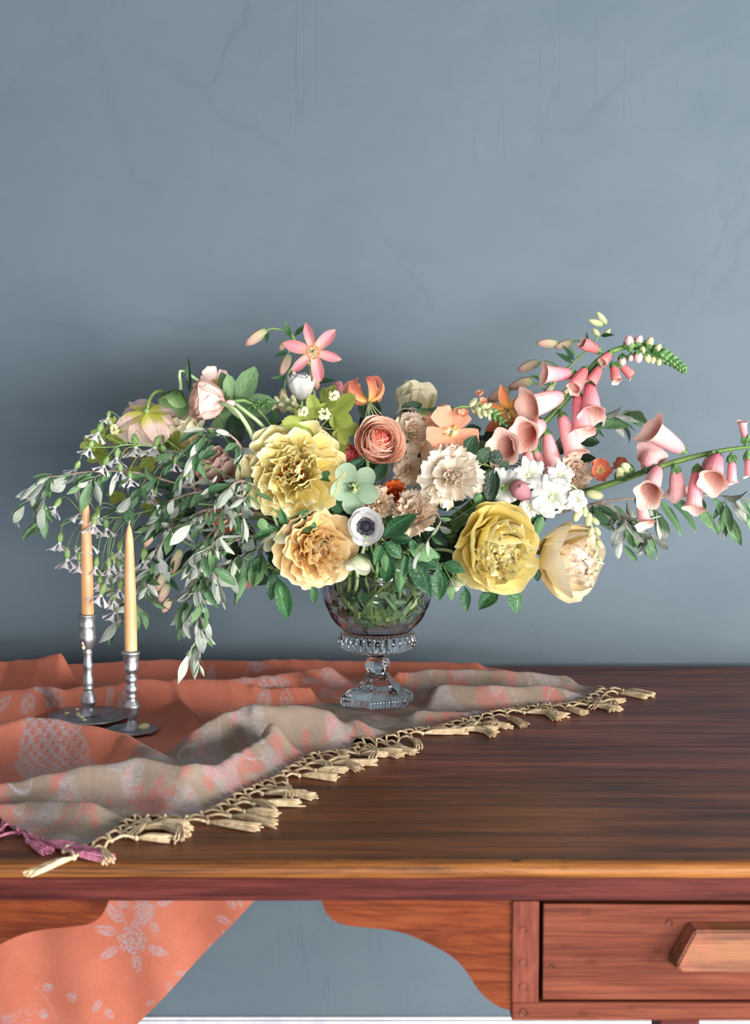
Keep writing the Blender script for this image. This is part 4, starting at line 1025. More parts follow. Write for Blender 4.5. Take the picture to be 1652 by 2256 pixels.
# ---- hellebores
def hellebore(label, px, py, Y, rpx, face, mat, seed, roll=0, op=14, bend=28):
    rg = random.Random(seed); pos = at(px, py, Y); Rr = rpx * pxm(Y); M = frame(pos, face, roll)
    o = thing('hellebore', label, 'hellebore', stempath_base(), 'hellebores in the arrangement')
    ps = mk('petal', mat, (seed, seed + 1, seed + 2), W=.86, base=.3, wp=.5, rnd=.42, bend=bend, cup=.12, ruf=.025, nr=1.2)
    for k in range(5): setp(o, 'petal', rg.choice(ps), M, 2 * PI * k / 5 + rg.uniform(-.12, .12), R(op + rg.uniform(-8, 8)), Rr * rg.uniform(.92, 1.06), rg.uniform(.9, 1.05), Rr * .05, -Rr * (.10 + .03 * (k % 2)))
    b = MB()
    for k in range(10):
        a = 2 * PI * k / 10; b.ball((math.cos(a) * Rr * .15, math.sin(a) * Rr * .15, Rr * .03), Rr * .055, n=6, rings=4, sq=(1, 1, 1.6))
    part(o, 'nectaries', b.mesh('nectaries', HD), M)
    for k in range(3): setp(o, 'carpel', CARP, M, 2 * PI * k / 3, R(62), Rr * .38, 1, Rr * .02, -Rr * .02)
    part(o, 'stamens', filaments('stamens', STW, 18, Rr * .3, Rr * .010, rg, Rr * .024, None, 50), M)
    add_stem(o, pos - Vector(face).normalized() * Rr * .15, face, .0026, STEML, .03)
b = MB(); b.ball((0, .5, 0), .5, n=9, rings=7, sq=(.36, 1, .36)); CARP = b.mesh('carpel', CAL)
hellebore('mint green hellebore facing out beneath the crimson ranunculus', 780, 1074, 2.09, 58, (.12, -1, -.05), HE, 421, .5, 8, 20)
hellebore('cream green hellebore nodding left of the apricot peony', 614, 1172, 2.08, 58, (.15, -.35, -.95), HG, 431, 0, 20, 40)
hellebore('cream green hellebore hanging under the white anemone', 796, 1228, 2.07, 50, (-.25, -.3, -.9), HG, 441, .3, 26, 40)
hellebore('leaf green hellebore nodding beside the pink poppy', 394, 868, 2.19, 58, (-.35, -.35, -.85), HD, 451, .2, 28, 40)
hellebore('pale hellebore hanging over the front of the glass bowl', 880, 1236, 2.08, 38, (.1, -.2, -1), HG, 461, .6, 40, 30)
hellebore('olive tinted hellebore hanging at the right of the bowl rim', 1008, 1268, 2.12, 46, (.2, -.2, -1), HG, 471, .8, 36, 30)

# ---- white tulip, coral five-petalled flowers, poppy
def tulip():
    px, py, Y = 664, 860, 2.24; Rr = 66 * pxm(Y); pos = at(px, py + 22, Y); f = (-.02, -.18, 1); M = frame(pos, f, .5); rg = random.Random(3)
    o = thing('tulip', 'small white double tulip standing above the lemon peony', 'tulip', stempath_base())
    ps = mk('petal', TW, (501, 502, 503), W=.78, base=.4, wp=.6, rnd=.30, bend=98, bend0=20, cup=.20, ruf=.04, teeth=.05, tn=6, nj=13)
    layers(o, M, Rr, [(4, 0, 1.05, .95, .05, 0, ps, .3), (5, 8, .98, .85, .04, .02, ps, .5), (5, 18, .9, .8, .03, .04, ps, .6)], rg)
    add_stem(o, pos, f, .0028, None, .05)
tulip()
def five(label, px, py, Y, rpx, face, mat, seed, cat='blossom', pts=5, bend=10, op=10, W=.9, group='coral five petalled blossoms'):
    rg = random.Random(seed); pos = at(px, py, Y); Rr = rpx * pxm(Y); M = frame(pos, face, rg.uniform(0, 6))
    o = thing('coral_blossom', label, cat, stempath_base(), group)
    ps = mk('petal', mat, (seed, seed + 1), W=W, base=.15, wp=.8, rnd=.16, bend=bend, cup=.05, ruf=.05, nr=1.3, notch=-.08)
    for k in range(pts): setp(o, 'petal', rg.choice(ps), M, 2 * PI * k / pts + rg.uniform(-.12, .12), R(op + rg.uniform(-10, 10)), Rr * rg.uniform(.9, 1.05), 1, Rr * .06, 0)
    part(o, 'stamens', filaments('stamens', STW, 12, Rr * .26, Rr * .018, rg, Rr * .045, STY, 55, 0, Rr * .12), M)
    add_stem(o, pos, face, .0018)
five('coral star shaped blossom above the large cream carnation', 994, 952, 2.14, 56, (.05, -1, .25), CP, 521)
five('peach blossom peeking out behind the coral star blossom', 968, 925, 2.2, 40, (-.2, -.6, .7), CP, 525)
five('faded coral blossom left of the large cream carnation', 930, 980, 2.19, 44, (.3, -.7, .2), CB, 527)
five('coral cup blossom at the base of the lower foxglove', 1322, 1036, 2.16, 42, (-.1, -1, .1), CQ, 531, op=34, bend=50)
five('second coral cup blossom just above the lower foxglove stem', 1356, 1028, 2.22, 32, (.4, -.8, .3), CQ, 535, op=40, bend=50)
five('peach blossom behind the blush ranunculus', 474, 848, 2.26, 38, (.0, -.7, .6), RP, 539, op=30)
five('coral blossom deep under the silver foliage near the bowl', 520, 1258, 2.16, 46, (-.2, -.6, -.8), LP, 543, op=15)
five('rose pink blossom glimpsed between hanging silver leaves', 492, 1140, 2.16, 40, (.1, -1, .1), CQ, 547, op=20)
def poppy():
    px, py, Y = 320, 926, 2.20; Rr = 76 * pxm(Y); pos = at(323, 908, Y); f = Vector((-.05, .62, -.80)); M = frame(pos, f, .3); rg = random.Random(6)
    o = thing('poppy', 'pale pink poppy seen from behind with crooked stem', 'poppy', stempath_base())
    ps = mk('petal', PO, (551, 552, 553), W=1.55, base=.35, wp=.45, rnd=.34, bend=40, cup=.05, ruf=.03, nr=3, teeth=.03, tn=16, ni=10, nj=17)
    layers(o, M, Rr, [(4, 6, 1.04, 1, .0, 0, ps, .2), (3, 12, .96, 1, .0, .03, ps, .2)], rg)
    b = MB(); g = lambda x, y, d=0: at(x, y, Y + d)
    b.tube(spline([g(323, 912), g(325, 898), g(330, 880), g(340, 866), g(354, 862, .01), g(368, 872, .02), g(390, 910, .03), g(470, 1000, .03), g(640, 1150, .02), Vector((VX - .04, VY, BZ1)), Vector((VX, VY, BZ0))], 50), .0026, 7)
    part(o, 'stem', b.mesh('stem', STEM))
    b = MB(); b.ball((0, 0, -.002), .005, n=8, rings=6); part(o, 'receptacle', b.mesh('receptacle', CAL), M)
poppy()
# ------------------------------------------------------------------ lilies and their buds
b = MB()
bp = [(.02, 0), (.10, .03), (.17, .15), (.205, .38), (.20, .58), (.15, .80), (.07, .95), (.015, 1.0)]
def budmesh(mat, rib=.07, wide=1.0, nm='bud'):
    b = MB(); P = []; UV = []
    for r_, y_ in spline(bp, 14):
        P.append([(r_ * wide * (1 + rib * math.cos(6 * 2 * PI * j / 24)) * math.cos(2 * PI * j / 24), y_, r_ * wide * (1 + rib * math.cos(6 * 2 * PI * j / 24)) * math.sin(2 * PI * j / 24)) for j in range(24)])
        UV.append([(j / 24, y_) for j in range(24)])
    b.grid(P, UV, closed=True, flip=True); return b.mesh(nm, mat)
BUD_P, BUD_G, BUD_B = budmesh(BUDM), budmesh(BUDG), budmesh(PBUD, .0, 1.9)
LANCE = lambda mat, s: mk('petal', mat, (s, s + 1, s + 2), W=.40, base=.35, tip=1.3, bend=-18, bend0=14, cup=.22, ruf=.012, nr=1, ni=10, nj=7)
LANCE_R = lambda mat, s: mk('petal', mat, (s, s + 1, s + 2), W=.34, base=.35, tip=1.3, bend=-150, bend0=10, cup=.18, ruf=.01, nr=1, ni=14, nj=7)
LEAFL = leafmesh('leaf', [RL1, RL2], .28, .35, 1.1, bend=-25, seed=3)
def tubepart(o, pts, r, mat, name='stem', sides=7, n=30):
    b = MB(); b.tube(spline(pts, n), r if not hasattr(r, '__len__') else [np.interp(i / n, np.linspace(0, 1, len(r)), r) for i in range(n + 1)], sides)
    return part(o, name, b.mesh(name, mat))
def to_bowl(q=.03, a=None):
    a = SR.uniform(0, 6) if a is None else a
    return [Vector((VX + math.cos(a) * q, VY + math.sin(a) * q, BZ1 + .01)), Vector((VX - math.cos(a) * q * .6, VY - math.sin(a) * q * .6, BZ0))]
def lily_flower(o, pos, face, Rr, meshes, roll, rg, anther=STO, e=12, stl=.5, spread=24):
    M = frame(pos, face, roll)
    for k in range(6): setp(o, 'petal', rg.choice(meshes), M, 2 * PI * k / 6, R(e + rg.uniform(-6, 6)), Rr * (1 if k % 2 else .95), 1.08 if k % 2 else .92, Rr * .04, -.02 * Rr * (k % 2))
    for k in range(6):
        a = 2 * PI * (k + .5) / 6; b = MB(); ev = R(spread)
        d = Vector((math.sin(ev) * math.cos(a), math.sin(ev) * math.sin(a), math.cos(ev))) * Rr * stl
        b.tube([(0, 0, 0), d * .5, d], Rr * .014, 5)
        b.tube([d + Vector((-math.sin(a), math.cos(a), 0)) * Rr * .07, d + d.normalized() * Rr * .02, d - Vector((-math.sin(a), math.cos(a), 0)) * Rr * .07], [Rr * .015, Rr * .026, Rr * .015], 5, mat=1)
        part(o, 'stamen', b.mesh('stamen', [STEML, anther]), M)
    b = MB(); b.tube([(0, 0, 0), (0, 0, Rr * .3), (.002, 0, Rr * (stl + .1))], [Rr * .03, Rr * .018, Rr * .03], 6); part(o, 'pistil', b.mesh('pistil', STEML), M)
def buds(o, lst, Y, mesh=None):
    for (bx, by, tx, ty, w) in lst:
        M, L = aim(at(bx, by, Y), at(tx, ty, Y - .005)); part(o, 'bud', mesh or BUD_P, M @ Sc(L * w, L, L * w))
def lily_tall():
    Y = 2.24; g = lambda x, y, d=0: at(x, y, Y + d); rg = random.Random(14)
    o = thing('lily', 'tall pink turk cap lily with open star flower above the arrangement', 'lily', stempath_base(), 'lilies in the arrangement')
    tubepart(o, [g(640, 735), g(660, 770), g(680, 800), g(690, 850), g(705, 960), g(760, 1150)] + to_bowl(.03, 2.6), .0024, STEM)
    tubepart(o, [g(587, 728), g(600, 724), g(625, 728), g(645, 744)], .0014, STEM, 'pedicel')
    tubepart(o, [g(626, 855), g(632, 828), g(645, 808), g(665, 785)], .0014, STEM, 'pedicel')
    tubepart(o, [g(636, 778), g(638, 764), g(646, 745)], .0013, STEM, 'pedicel')
    lily_flower(o, g(690, 774, -.045), (.02, -1, -.08), 66 * pxm(2.2), LANCE(LP, 601), R(14), rg, STO, 4, .52, 22)
    tubepart(o, [g(690, 774, -.04), g(686, 780, -.015), g(680, 795)], .0014, STEM, 'pedicel')
    buds(o, [(587, 727, 540, 760, 1), (637, 780, 618, 828, .95), (626, 855, 618, 908, 1), (690, 800, 698, 860, .95), (630, 752, 615, 772, 1.3)], Y)
    for (a, c, d, e) in ((640, 745, 628, 708), (648, 740, 672, 714), (632, 832, 600, 830), (692, 842, 735, 834), (590, 732, 586, 752), (634, 775, 604, 783)):
        M, L = aim(g(a, c), g(d, e, -.02)); part(o, 'leaf', LEAFL, M @ Sc(L * .9, L, L))
lily_tall()
def lily_orange():
    Y = 2.20; g = lambda x, y, d=0: at(x, y, Y + d); rg = random.Random(15)
    o = thing('lily', 'orange lily with petals curled back and dangling stamens', 'lily', stempath_base(), 'lilies in the arrangement')
    lily_flower(o, g(812, 884), (.25, -.35, -.85), 74 * pxm(Y), LANCE_R(LC, 611), .2, rg, ANT, 5, .62, 26)
    tubepart(o, [g(810, 882), g(800, 866, .02), g(780, 862, .03), g(760, 900, .04), g(780, 1050, .03)] + to_bowl(.02, 1.6), .0018, STEM)
    o2 = thing('lily', 'dusky pink lily half hidden behind the lime leaves', 'lily', stempath_base(), 'lilies in the arrangement')
    lily_flower(o2, g(752, 876, .05), (-.2, .3, .8), 52 * pxm(2.26), LANCE(LP, 615), .4, rg, ANT, 25, .4, 20)
    tubepart(o2, [g(752, 878, .05), g(756, 920, .05), g(790, 1060, .03)] + to_bowl(.02, 2.0), .0018, STEM)
lily_orange()
def lily_spotted():
    Y = 2.20; g = lambda x, y, d=0: at(x, y, Y + d); rg = random.Random(16)
    o = thing('lily', 'spotted orange lily at left of the foxglove bells', 'lily', stempath_base(), 'lilies in the arrangement')
    lily_flower(o, g(1118, 902), (-.05, -.9, -.35), 70 * pxm(Y), LANCE(LO, 621), .25, rg, ANT, 16, .6, 26)
    tubepart(o, [g(1118, 900), g(1130, 890, .02), g(1140, 930, .04), g(1050, 1100, .03)] + to_bowl(.03, .6), .0018, STEM)
lily_spotted()
def lily_buds():
    Y = 2.27; g = lambda x, y, d=0: at(x, y, Y + d)
    o = thing('lily', 'lily stem in bud rising behind the tall foxglove', 'lily', stempath_base(), 'lilies in the arrangement')
    tubepart(o, [g(1322, 735), g(1300, 765), g(1272, 790), g(1240, 822), g(1205, 865), g(1150, 960), g(1040, 1120)] + to_bowl(.03, .4), [.0015, .002, .0028], STEM)
    for pl in ([(1229, 757), (1252, 762), (1272, 785)], [(1262, 752), (1280, 752), (1292, 768)], [(1186, 800), (1208, 796), (1228, 808), (1240, 822)], [(1120, 862), (1150, 848), (1185, 846), (1205, 866)], [(1150, 838), (1180, 828), (1215, 838)], [(1210, 870), (1218, 855), (1225, 840)]):
        tubepart(o, [g(*p) for p in pl], .0013, STEM, 'pedicel', 6, 12)
    buds(o, [(1229, 757, 1181, 756, 1), (1262, 752, 1222, 766, 1), (1188, 797, 1140, 816, 1), (1122, 856, 1074, 884, 1.1), (1172, 836, 1120, 856, 1), (1216, 848, 1200, 872, 1.1), (1255, 855, 1234, 880, 1.2)], Y)
    buds(o, [(1328, 716, 1296, 705, 1), (1336, 714, 1314, 687, 1), (1320, 742, 1306, 724, 1.3), (1330, 742, 1344, 724, 1.2)], Y, BUD_G)
    for (a, c, d, e) in ((1265, 795, 1246, 762), (1290, 770, 1294, 735), (1238, 825, 1205, 812), (1215, 850, 1180, 828), (1322, 740, 1350, 735), (1262, 800, 1230, 776)):
        M, L = aim(g(a, c), g(d, e, -.02)); part(o, 'leaf', LEAFL, M @ Sc(L * .9, L, L))
lily_buds()
def lily_low():
    Y = 2.10; g = lambda x, y, d=0: at(x, y, Y + d)
    o = thing('lily', 'drooping lily stem with closed buds beside the shorter candle', 'lily', stempath_base(), 'lilies in the arrangement')
    tubepart(o, [g(360, 1285), g(372, 1272), g(400, 1255), g(450, 1215), g(540, 1180, .03), g(680, 1200, .08)] + to_bowl(.04, 3.1), .002, STEM)
    tubepart(o, [g(340, 1158), g(352, 1150), g(372, 1160), g(400, 1190), g(450, 1215)], .0013, STEM, 'pedicel')
    buds(o, [(341, 1158, 318, 1206, 1), (396, 1210, 378, 1264, .95), (362, 1262, 342, 1304, 1.1), (370, 1285, 350, 1328, 1.1), (374, 1318, 358, 1350, 1.3)], Y)
    for (a, c, d, e) in ((372, 1272, 392, 1300), (372, 1268, 380, 1240), (400, 1252, 420, 1232)):
        M, L = aim(g(a, c), g(d, e, -.02)); part(o, 'leaf', LEAFL, M @ Sc(L * .9, L, L))
lily_low()
o = thing('peony_bud', 'round mauve peony bud above the butter yellow peony', 'bud', stempath_base())
M, L = aim(at(1128, 1064, 2.10), at(1158, 1092, 2.085)); part(o, 'bud', BUD_B, M @ Sc(L * 1.15, L * 1.25, L * 1.15))
for k in range(4): part(o, 'sepal', SEPM, M @ Matrix.Rotation(k * PI / 2, 4, 'Y') @ Matrix.Translation((0, -.002, 0)) @ Matrix.Rotation(R(24), 4, 'X') @ Sc(.03, .03, .03))
tubepart(o, [at(1129, 1065, 2.10), at(1100, 1085, 2.12), at(1075, 1110, 2.14), at(1000, 1160, 2.2)] + to_bowl(.03, .3), .003, STEM)

# ------------------------------------------------------------------ foxgloves
def bellmesh(mats, flare=.40, seed=0):
    rg = random.Random(seed); ph = rg.uniform(0, 6); b = MB(); n = 30
    prof = [(.055, 0), (.12, .05), (.17, .14), (.21, .28), (.245, .48), (.265, .68), (.285, .84), (flare * .9, .95), (flare * 1.12, 1.0)]
    pp = spline(prof, 20)
    def rows(off):
        P, UV = [], []
        for i, (r_, y_) in enumerate(pp):
            t = i / 20; row = []; uv = []
            for j in range(n):
                a = 2 * PI * j / n; q = (r_ - off) * (1 + .10 * max(0, t - .8) / .2 * math.cos(5 * a + ph) - .05 * t * math.cos(2 * a))
                low = max(0, t - .75) / .25
                row.append((q * math.cos(a), y_ + low * (.13 * max(0, -math.sin(a)) ** 2 - .03 + .02 * math.cos(5 * a + ph)), q * math.sin(a) * 1.0)); uv.append((j / n, t))
            P.append(row); UV.append(uv)
        return P, UV
    P, UV = rows(0); b.grid(P, UV, closed=True, mat=0, flip=True)
    P, UV = rows(.012); b.grid(P, UV, closed=True, mat=1)
    return b.mesh('bell', mats)
BELL = {'p': [bellmesh([FOXP, FOXI], .42, 1), bellmesh([FOXP, FOXI], .38, 2)], 'm': [bellmesh([FOX, FOXI], .38, 3), bellmesh([FOX, FOXI], .34, 4)], 'c': [bellmesh([FOXC, FOXI], .30, 5), bellmesh([FOXC, FOXI], .26, 6)]}
def calyxmesh():
    b = MB()
    for k in range(5):
        a = 2 * PI * k / 5; ux, uz = math.cos(a), math.sin(a); tx, tz = -uz, ux; P = []
        for i in range(6):
            t = i / 5; w = .24 * math.sin(PI * (.15 + .85 * t)) if t < 1 else .01; rr_ = .10 + .24 * math.sin(PI / 2 * t)
            P.append([(ux * rr_ + tx * w * s, -.05 + .62 * t, uz * rr_ + tz * w * s) for s in (-1, -.4, .4, 1)])
        b.grid(P)
    b.ball((0, -.03, 0), .16, n=8, rings=5)
    return b.mesh('calyx', SEP)
CALYX = calyxmesh()
def smallbud():
    b = MB(); b.ball((0, .5, 0), .5, n=10, rings=8, sq=(.62, 1, .62)); return b
SB_G = smallbud().mesh('bud', SEP); SB_P = smallbud().mesh('bud', FOXP); SB_T = smallbud().mesh('bud', BUDG)
def foxglove(label, stem, Y0, bells, budl, tip=None):
    rg = random.Random(len(label)); o = thing('foxglove', label, 'foxglove', stempath_base(), 'foxglove spires')
    pts = [at(x, y, Y) for x, y, Y in stem]
    tubepart(o, pts + to_bowl(.03, .1 if pts[-1].x > 0 else 3), [.0012] + [.0030, .0042, .0046, .0046, .0042, .0036], STEMD, n=50, sides=9)
    for (bx, by, mx, my, dy, kind, w) in bells:
        b0 = at(bx, by, Y0 - .012); b1 = at(mx, my, Y0 - .012 - dy)
        M, L = aim(b0, b1, (0, -.35, 1), rg.uniform(-.25, .25)); L *= 1.12
        e = part(o, 'bell', rg.choice(BELL[kind]), M @ Sc(min(L, .060) * w, L, min(L, .060) * w))
        cs = .023 if kind != 'c' else .018
        part(e, 'calyx', CALYX, M @ Matrix.Translation((0, -.10 * cs, 0)) @ Sc(cs, cs, cs))
    for (bx, by, tx, ty, c) in budl:
        M, L = aim(at(bx, by, Y0 - .008), at(tx, ty, Y0 - .016)); e = part(o, 'bud', SB_P if c else SB_T, M @ Sc(L, L, L))
        part(e, 'calyx', CALYX, M @ Sc(L * 1.15, L * 1.0, L * 1.15))
    if tip:
        tp = spline([at(x, y, Y0) for x, y in tip], 26)
        for i, p in enumerate(tp):
            f = i / 26; d = (tp[min(i + 1, 26)] - tp[max(0, i - 1)]).normalized()
            for q in range(2):
                a = i * 2.4 + q * PI; sd = d.orthogonal(); sd.rotate(Matrix.Rotation(a, 3, d)); L = .0155 * (1 - .5 * f)
                M, _ = aim(p, p + sd * .5 + d * .5); part(o, 'bud', SB_G, M @ Sc(L, L, L))
    return o
foxglove('tall foxglove arching to the right with coral and blush bells',
 [(1505, 812, 2.20), (1480, 795, 2.20), (1433, 774, 2.20), (1388, 765, 2.20), (1349, 774, 2.20), (1306, 806, 2.20), (1261, 864, 2.20), (1215, 915, 2.20), (1160, 970, 2.20), (1060, 1090, 2.22)], 2.20,
 [(1240, 872, 1168, 896, .03, 'p', 1.05), (1196, 934, 1158, 956, .055, 'p', 1.0), (1150, 974, 1112, 986, .055, 'p', 1.0), (1203, 950, 1222, 1034, .015, 'p', .80), (1237, 912, 1264, 996, .02, 'p', .85), (1272, 868, 1284, 945, .02, 'm', .85), (1298, 846, 1304, 908, .03, 'm', .9), (1266, 824, 1204, 824, .01, 'm', .85), (1290, 812, 1266, 852, .02, 'c', .95), (1324, 806, 1302, 842, .01, 'c', .95), (1350, 802, 1358, 836, .01, 'c', 1.0), (1322, 774, 1286, 757, .01, 'c', .95), (1347, 776, 1328, 796, .01, 'c', 1.1), (1163, 990, 1163, 1036, .02, 'p', .9), (1364, 800, 1390, 826, .0, 'c', .9), (1175, 985, 1195, 1022, .0, 'p', .9)],
 [(1372, 782, 1370, 808, 1), (1388, 770, 1384, 738, 1), (1402, 762, 1412, 738, 1), (1410, 770, 1404, 800, 1), (1390, 780, 1388, 796, 1), (1425, 768, 1436, 742, 0), (1424, 776, 1428, 800, 0), (1440, 776, 1456, 758, 0), (1412, 760, 1418, 778, 0), (1440, 782, 1436, 802, 0), (1452, 786, 1450, 806, 0)],
 [(1445, 776), (1480, 794), (1507, 814)])
foxglove('lower foxglove reaching out of the picture at the right edge',
 [(1760, 955, 2.14), (1665, 981, 2.14), (1600, 991, 2.14), (1530, 1006, 2.14), (1450, 1029, 2.14), (1390, 1050, 2.15), (1320, 1074, 2.16), (1230, 1100, 2.18), (1080, 1150, 2.21)], 2.14,
 [(1506, 994, 1440, 950, .015, 'p', .9), (1450, 1030, 1430, 1084, .055, 'p', .85), (1488, 1030, 1492, 1080, -.02, 'p', .95), (1536, 1030, 1528, 1112, .012, 'm', .72), (1580, 1002, 1570, 1056, .035, 'm', .95), (1612, 1006, 1612, 1058, .0, 'm', .7), (1424, 1036, 1434, 1004, -.03, 'p', 1.2), (1408, 1096, 1420, 1150, .015, 'p', .8), (1642, 974, 1636, 934, .0, 'm', .7), (1648, 1000, 1652, 1044, .0, 'm', .8), (1570, 1000, 1556, 1052, -.03, 'p', .9)],
 [(1390, 1046, 1370, 1020, 0), (1376, 1054, 1360, 1030, 0), (1360, 1056, 1366, 1036, 0)])

# ------------------------------------------------------------------ snapdragons / stocks
SNP = mk('petal', SNAP, (701, 702, 703, 704), W=1.3, base=.3, wp=.55, rnd=.26, bend=-45, bend0=40, cup=.06, ruf=.13, nr=1.2, teeth=.05, tn=7, nj=13)
def floret(o, pos, face, r, meshes, rg, op=20, n=5, roll=0):
    M = frame(pos, face, roll)
    for k in range(n): setp(o, 'petal', rg.choice(meshes), M, 2 * PI * k / n + rg.uniform(-.15, .15), R(op + rg.uniform(-10, 14)), r * rg.uniform(.85, 1.1), 1, r * .08, 0)
    b = MB(); b.ball((0, 0, r * .05), r * .13, n=7, rings=5); part(o, 'throat', b.mesh('throat', STW), M)
def snap_white():
    rg = random.Random(21); Y = 2.13; g = lambda x, y, d=0: at(x, y, Y + d)
    o = thing('snapdragon', 'white snapdragon drooping between the butter peony and cream peach peony', 'snapdragon', stempath_base(), 'snapdragons in the arrangement')
    tubepart(o, [g(1318, 1262), g(1316, 1225), g(1308, 1180), g(1293, 1125), g(1270, 1078), g(1240, 1064), g(1200, 1064, .02), g(1120, 1100, .05), g(1000, 1170, .09)] + to_bowl(.03, .2), [.0009, .0016, .002, .0024], STEML, n=44)
    for (x, y, r, f) in ((1110, 1072, 38, (-.3, -1, .2)), (1164, 1048, 36, (.0, -.9, .4)), (1214, 1096, 46, (.1, -1, .05)), (1232, 1048, 30, (.2, -.8, .5)), (1268, 1100, 24, (.2, -1, -.3)), (1165, 1118, 24, (-.2, -1, -.3))):
        floret(o, g(x, y, -.012), f, r * pxm(Y), SNP, rg, 16, 5, rg.uniform(0, 6))
    for (x, y, tx, ty) in ((1262, 1078, 1268, 1112), (1268, 1104, 1278, 1140), (1290, 1086, 1330, 1094), (1286, 1118, 1290, 1140), (1298, 1128, 1294, 1160), (1300, 1140, 1320, 1156), (1305, 1160, 1298, 1186), (1308, 1160, 1322, 1180), (1310, 1190, 1302, 1208), (1314, 1190, 1328, 1208), (1314, 1215, 1308, 1232), (1316, 1225, 1326, 1238), (1317, 1240, 1311, 1256), (1275, 1120, 1266, 1150)):
        M, L = aim(g(x, y), g(tx, ty, -.005)); part(o, 'bud', SB_T, M @ Sc(L * .9, L, L * .9))
snap_white()
def snap_tip(label, pts, Y, seed, opens=(), mat=None):
    rg = random.Random(seed); o = thing('snapdragon', label, 'snapdragon', stempath_base(), 'snapdragons in the arrangement')
    P = [at(x, y, Y) for x, y in pts]; tubepart(o, P + to_bowl(.03), [.0009, .0018, .0022], STEM, n=40)
    q = spline(P[:4], 30)
    for i, p in enumerate(q[1:26]):
        d = (q[i] - q[i + 1]).normalized(); sd = d.orthogonal(); sd.rotate(Matrix.Rotation(i * 2.4, 3, d)); L = .008 + .012 * i / 26
        M, _ = aim(p, p + sd * .6 + d * .55); part(o, 'bud', SB_G if i < 12 else SB_T, M @ Sc(L * .8, L, L * .8))
    for (x, y, r, f) in opens: floret(o, at(x, y, Y - .015), f, r * pxm(Y), mat, rg, 34, 5)
SNC = mk('petal', CP, (711, 712), W=.9, base=.3, wp=.6, rnd=.25, bend=30, cup=.1, ruf=.06, nr=1.4)
snap_tip('green snapdragon tip with pink florets beside the coral star blossom', [(1118, 940), (1085, 912), (1055, 900), (1010, 897), (985, 920), (960, 1010), (930, 1140)], 2.15, 31, ((1020, 912, 17, (.0, -1, .3)), (1062, 888, 13, (.3, -.6, .6)), (1056, 872, 13, (0, -.5, .8))), SNC)
snap_tip('green snapdragon tip lying level above the lemon peony', [(548, 896), (590, 890), (640, 892), (668, 902), (700, 960), (760, 1100)], 2.19, 33)

# ------------------------------------------------------------------ silene with hanging white blossoms
def silmesh():
    b = MB()
    for k in range(5):
        a0 = 2 * PI * k / 5; P = []
        for i in range(6):
            t = i / 5; rad = .14 + .86 * t; yy = .58 + .46 * t - .10 * t * t; row = []
            for j in range(6):
                s = -1 + 2 * j / 5; w = .16 + .40 * t; nt = .12 * math.exp(-(s / .3) ** 2) * t ** 3
                a = a0 + s * w * .9
                row.append(((rad - nt) * .60 * math.cos(a), yy - nt * .4 + .05 * s * s * t, (rad - nt) * .60 * math.sin(a)))
            P.append(row)
        b.grid(P)
    b.tube([(0, .3, 0), (0, .66, 0)], [.07, .10], 7)
    return b.mesh('blossom', SIL)
def silcal():
    b = MB(); b.lathe([(.005, 0), (.07, .03), (.15, .18), (.17, .32), (.13, .46), (.09, .54)], 10, M=Matrix(((1, 0, 0, 0), (0, 0, 1, 0), (0, 1, 0, 0), (0, 0, 0, 1)))); return b.mesh('calyx', CAL)
SILB, SILC = silmesh(), silcal()
def silene(label, main, Y, flowers, seed):
    rg = random.Random(seed); o = thing('silene', label, 'wildflower', stempath_base(), 'airy white silene sprays')
    P = [at(x, y, Y) for x, y in main]; tubepart(o, P + to_bowl(.04, 3.0), [.0007, .0010, .0014, .0018], STEM, n=50, sides=6)
    q = spline(P, 60)
    for (x, y, sx, sy, s) in flowers:
        base = at(x, y, Y + rg.uniform(-.012, .012)); tipp = base + Vector((sx, rg.uniform(-.35, .2), sy)).normalized() * .027 * s
        M, L = aim(base, tipp, (0, -1, .2), rg.uniform(0, 6)); e = part(o, 'blossom', SILB, M @ Sc(L, L, L)); part(e, 'calyx', SILC, M @ Sc(L, L, L))
        want = base + Vector((rg.uniform(.025, .05), 0, .02)); n = min(q, key=lambda p: (p - want).length); md = n.lerp(base, .6) + Vector((-.003, 0, .010))
        tubepart(o, [n, md, base], .0006, STEM, 'pedicel', 5, 8)
sil1 = [(241, 905, -.2, -1, .7), (225, 930, -.4, -1, 1.1), (205, 968, -.4, -1, 1), (296, 955, .1, -1, 1.3), (350, 960, -.3, -1, 1.2), (355, 978, .4, -1, 1), (260, 985, -.1, -1, 1.1), (238, 1005, -.4, -.9, 1), (175, 1015, -.4, -.8, 1), (385, 1000, .0, -1, 1), (408, 1030, .2, -1, 1.1), (262, 1018, .2, -1, 1), (285, 1035, .1, -1, .9), (330, 1060, .2, -1, .9), (345, 1075, -.3, -1, 1)]
sil2 = [(135, 1096, -.5, -.8, 1.1), (186, 1100, -.2, -1, 1.3), (215, 1115, .1, -1, 1), (210, 1130, -.1, -1, 1.2), (232, 1140, .1, -1, 1.1), (196, 1165, -.1, -1, 1.3), (134, 1172, -.1, -1, 1.1), (148, 1205, .0, -1, 1.2), (175, 1215, .0, -1, 1.1), (166, 1200, .2, -1, .8), (265, 1190, 0, -1, 1.1), (318, 1205, .0, -1, 1.4), (214, 1225, -.1, -1, 1.1), (245, 1215, .3, -1, 1.0), (238, 1230, .1, -1, .9), (222, 1250, -.1, -1, 1.2), (235, 1245, .2, -1, 1), (258, 1232, .4, -1, 1.1), (280, 1238, .2, -1, 1)]
sil3 = [(232, 1285, -.4, -1, 1.2), (243, 1292, .1, -1, 1.1), (268, 1275, -.2, -1, 1.1), (274, 1268, .3, -1, .8), (260, 1325, -.3, -1, 1.1), (285, 1310, .2, -1, 1), (220, 1268, 0, -1, .9), (250, 1305, 0, -1, .9)]
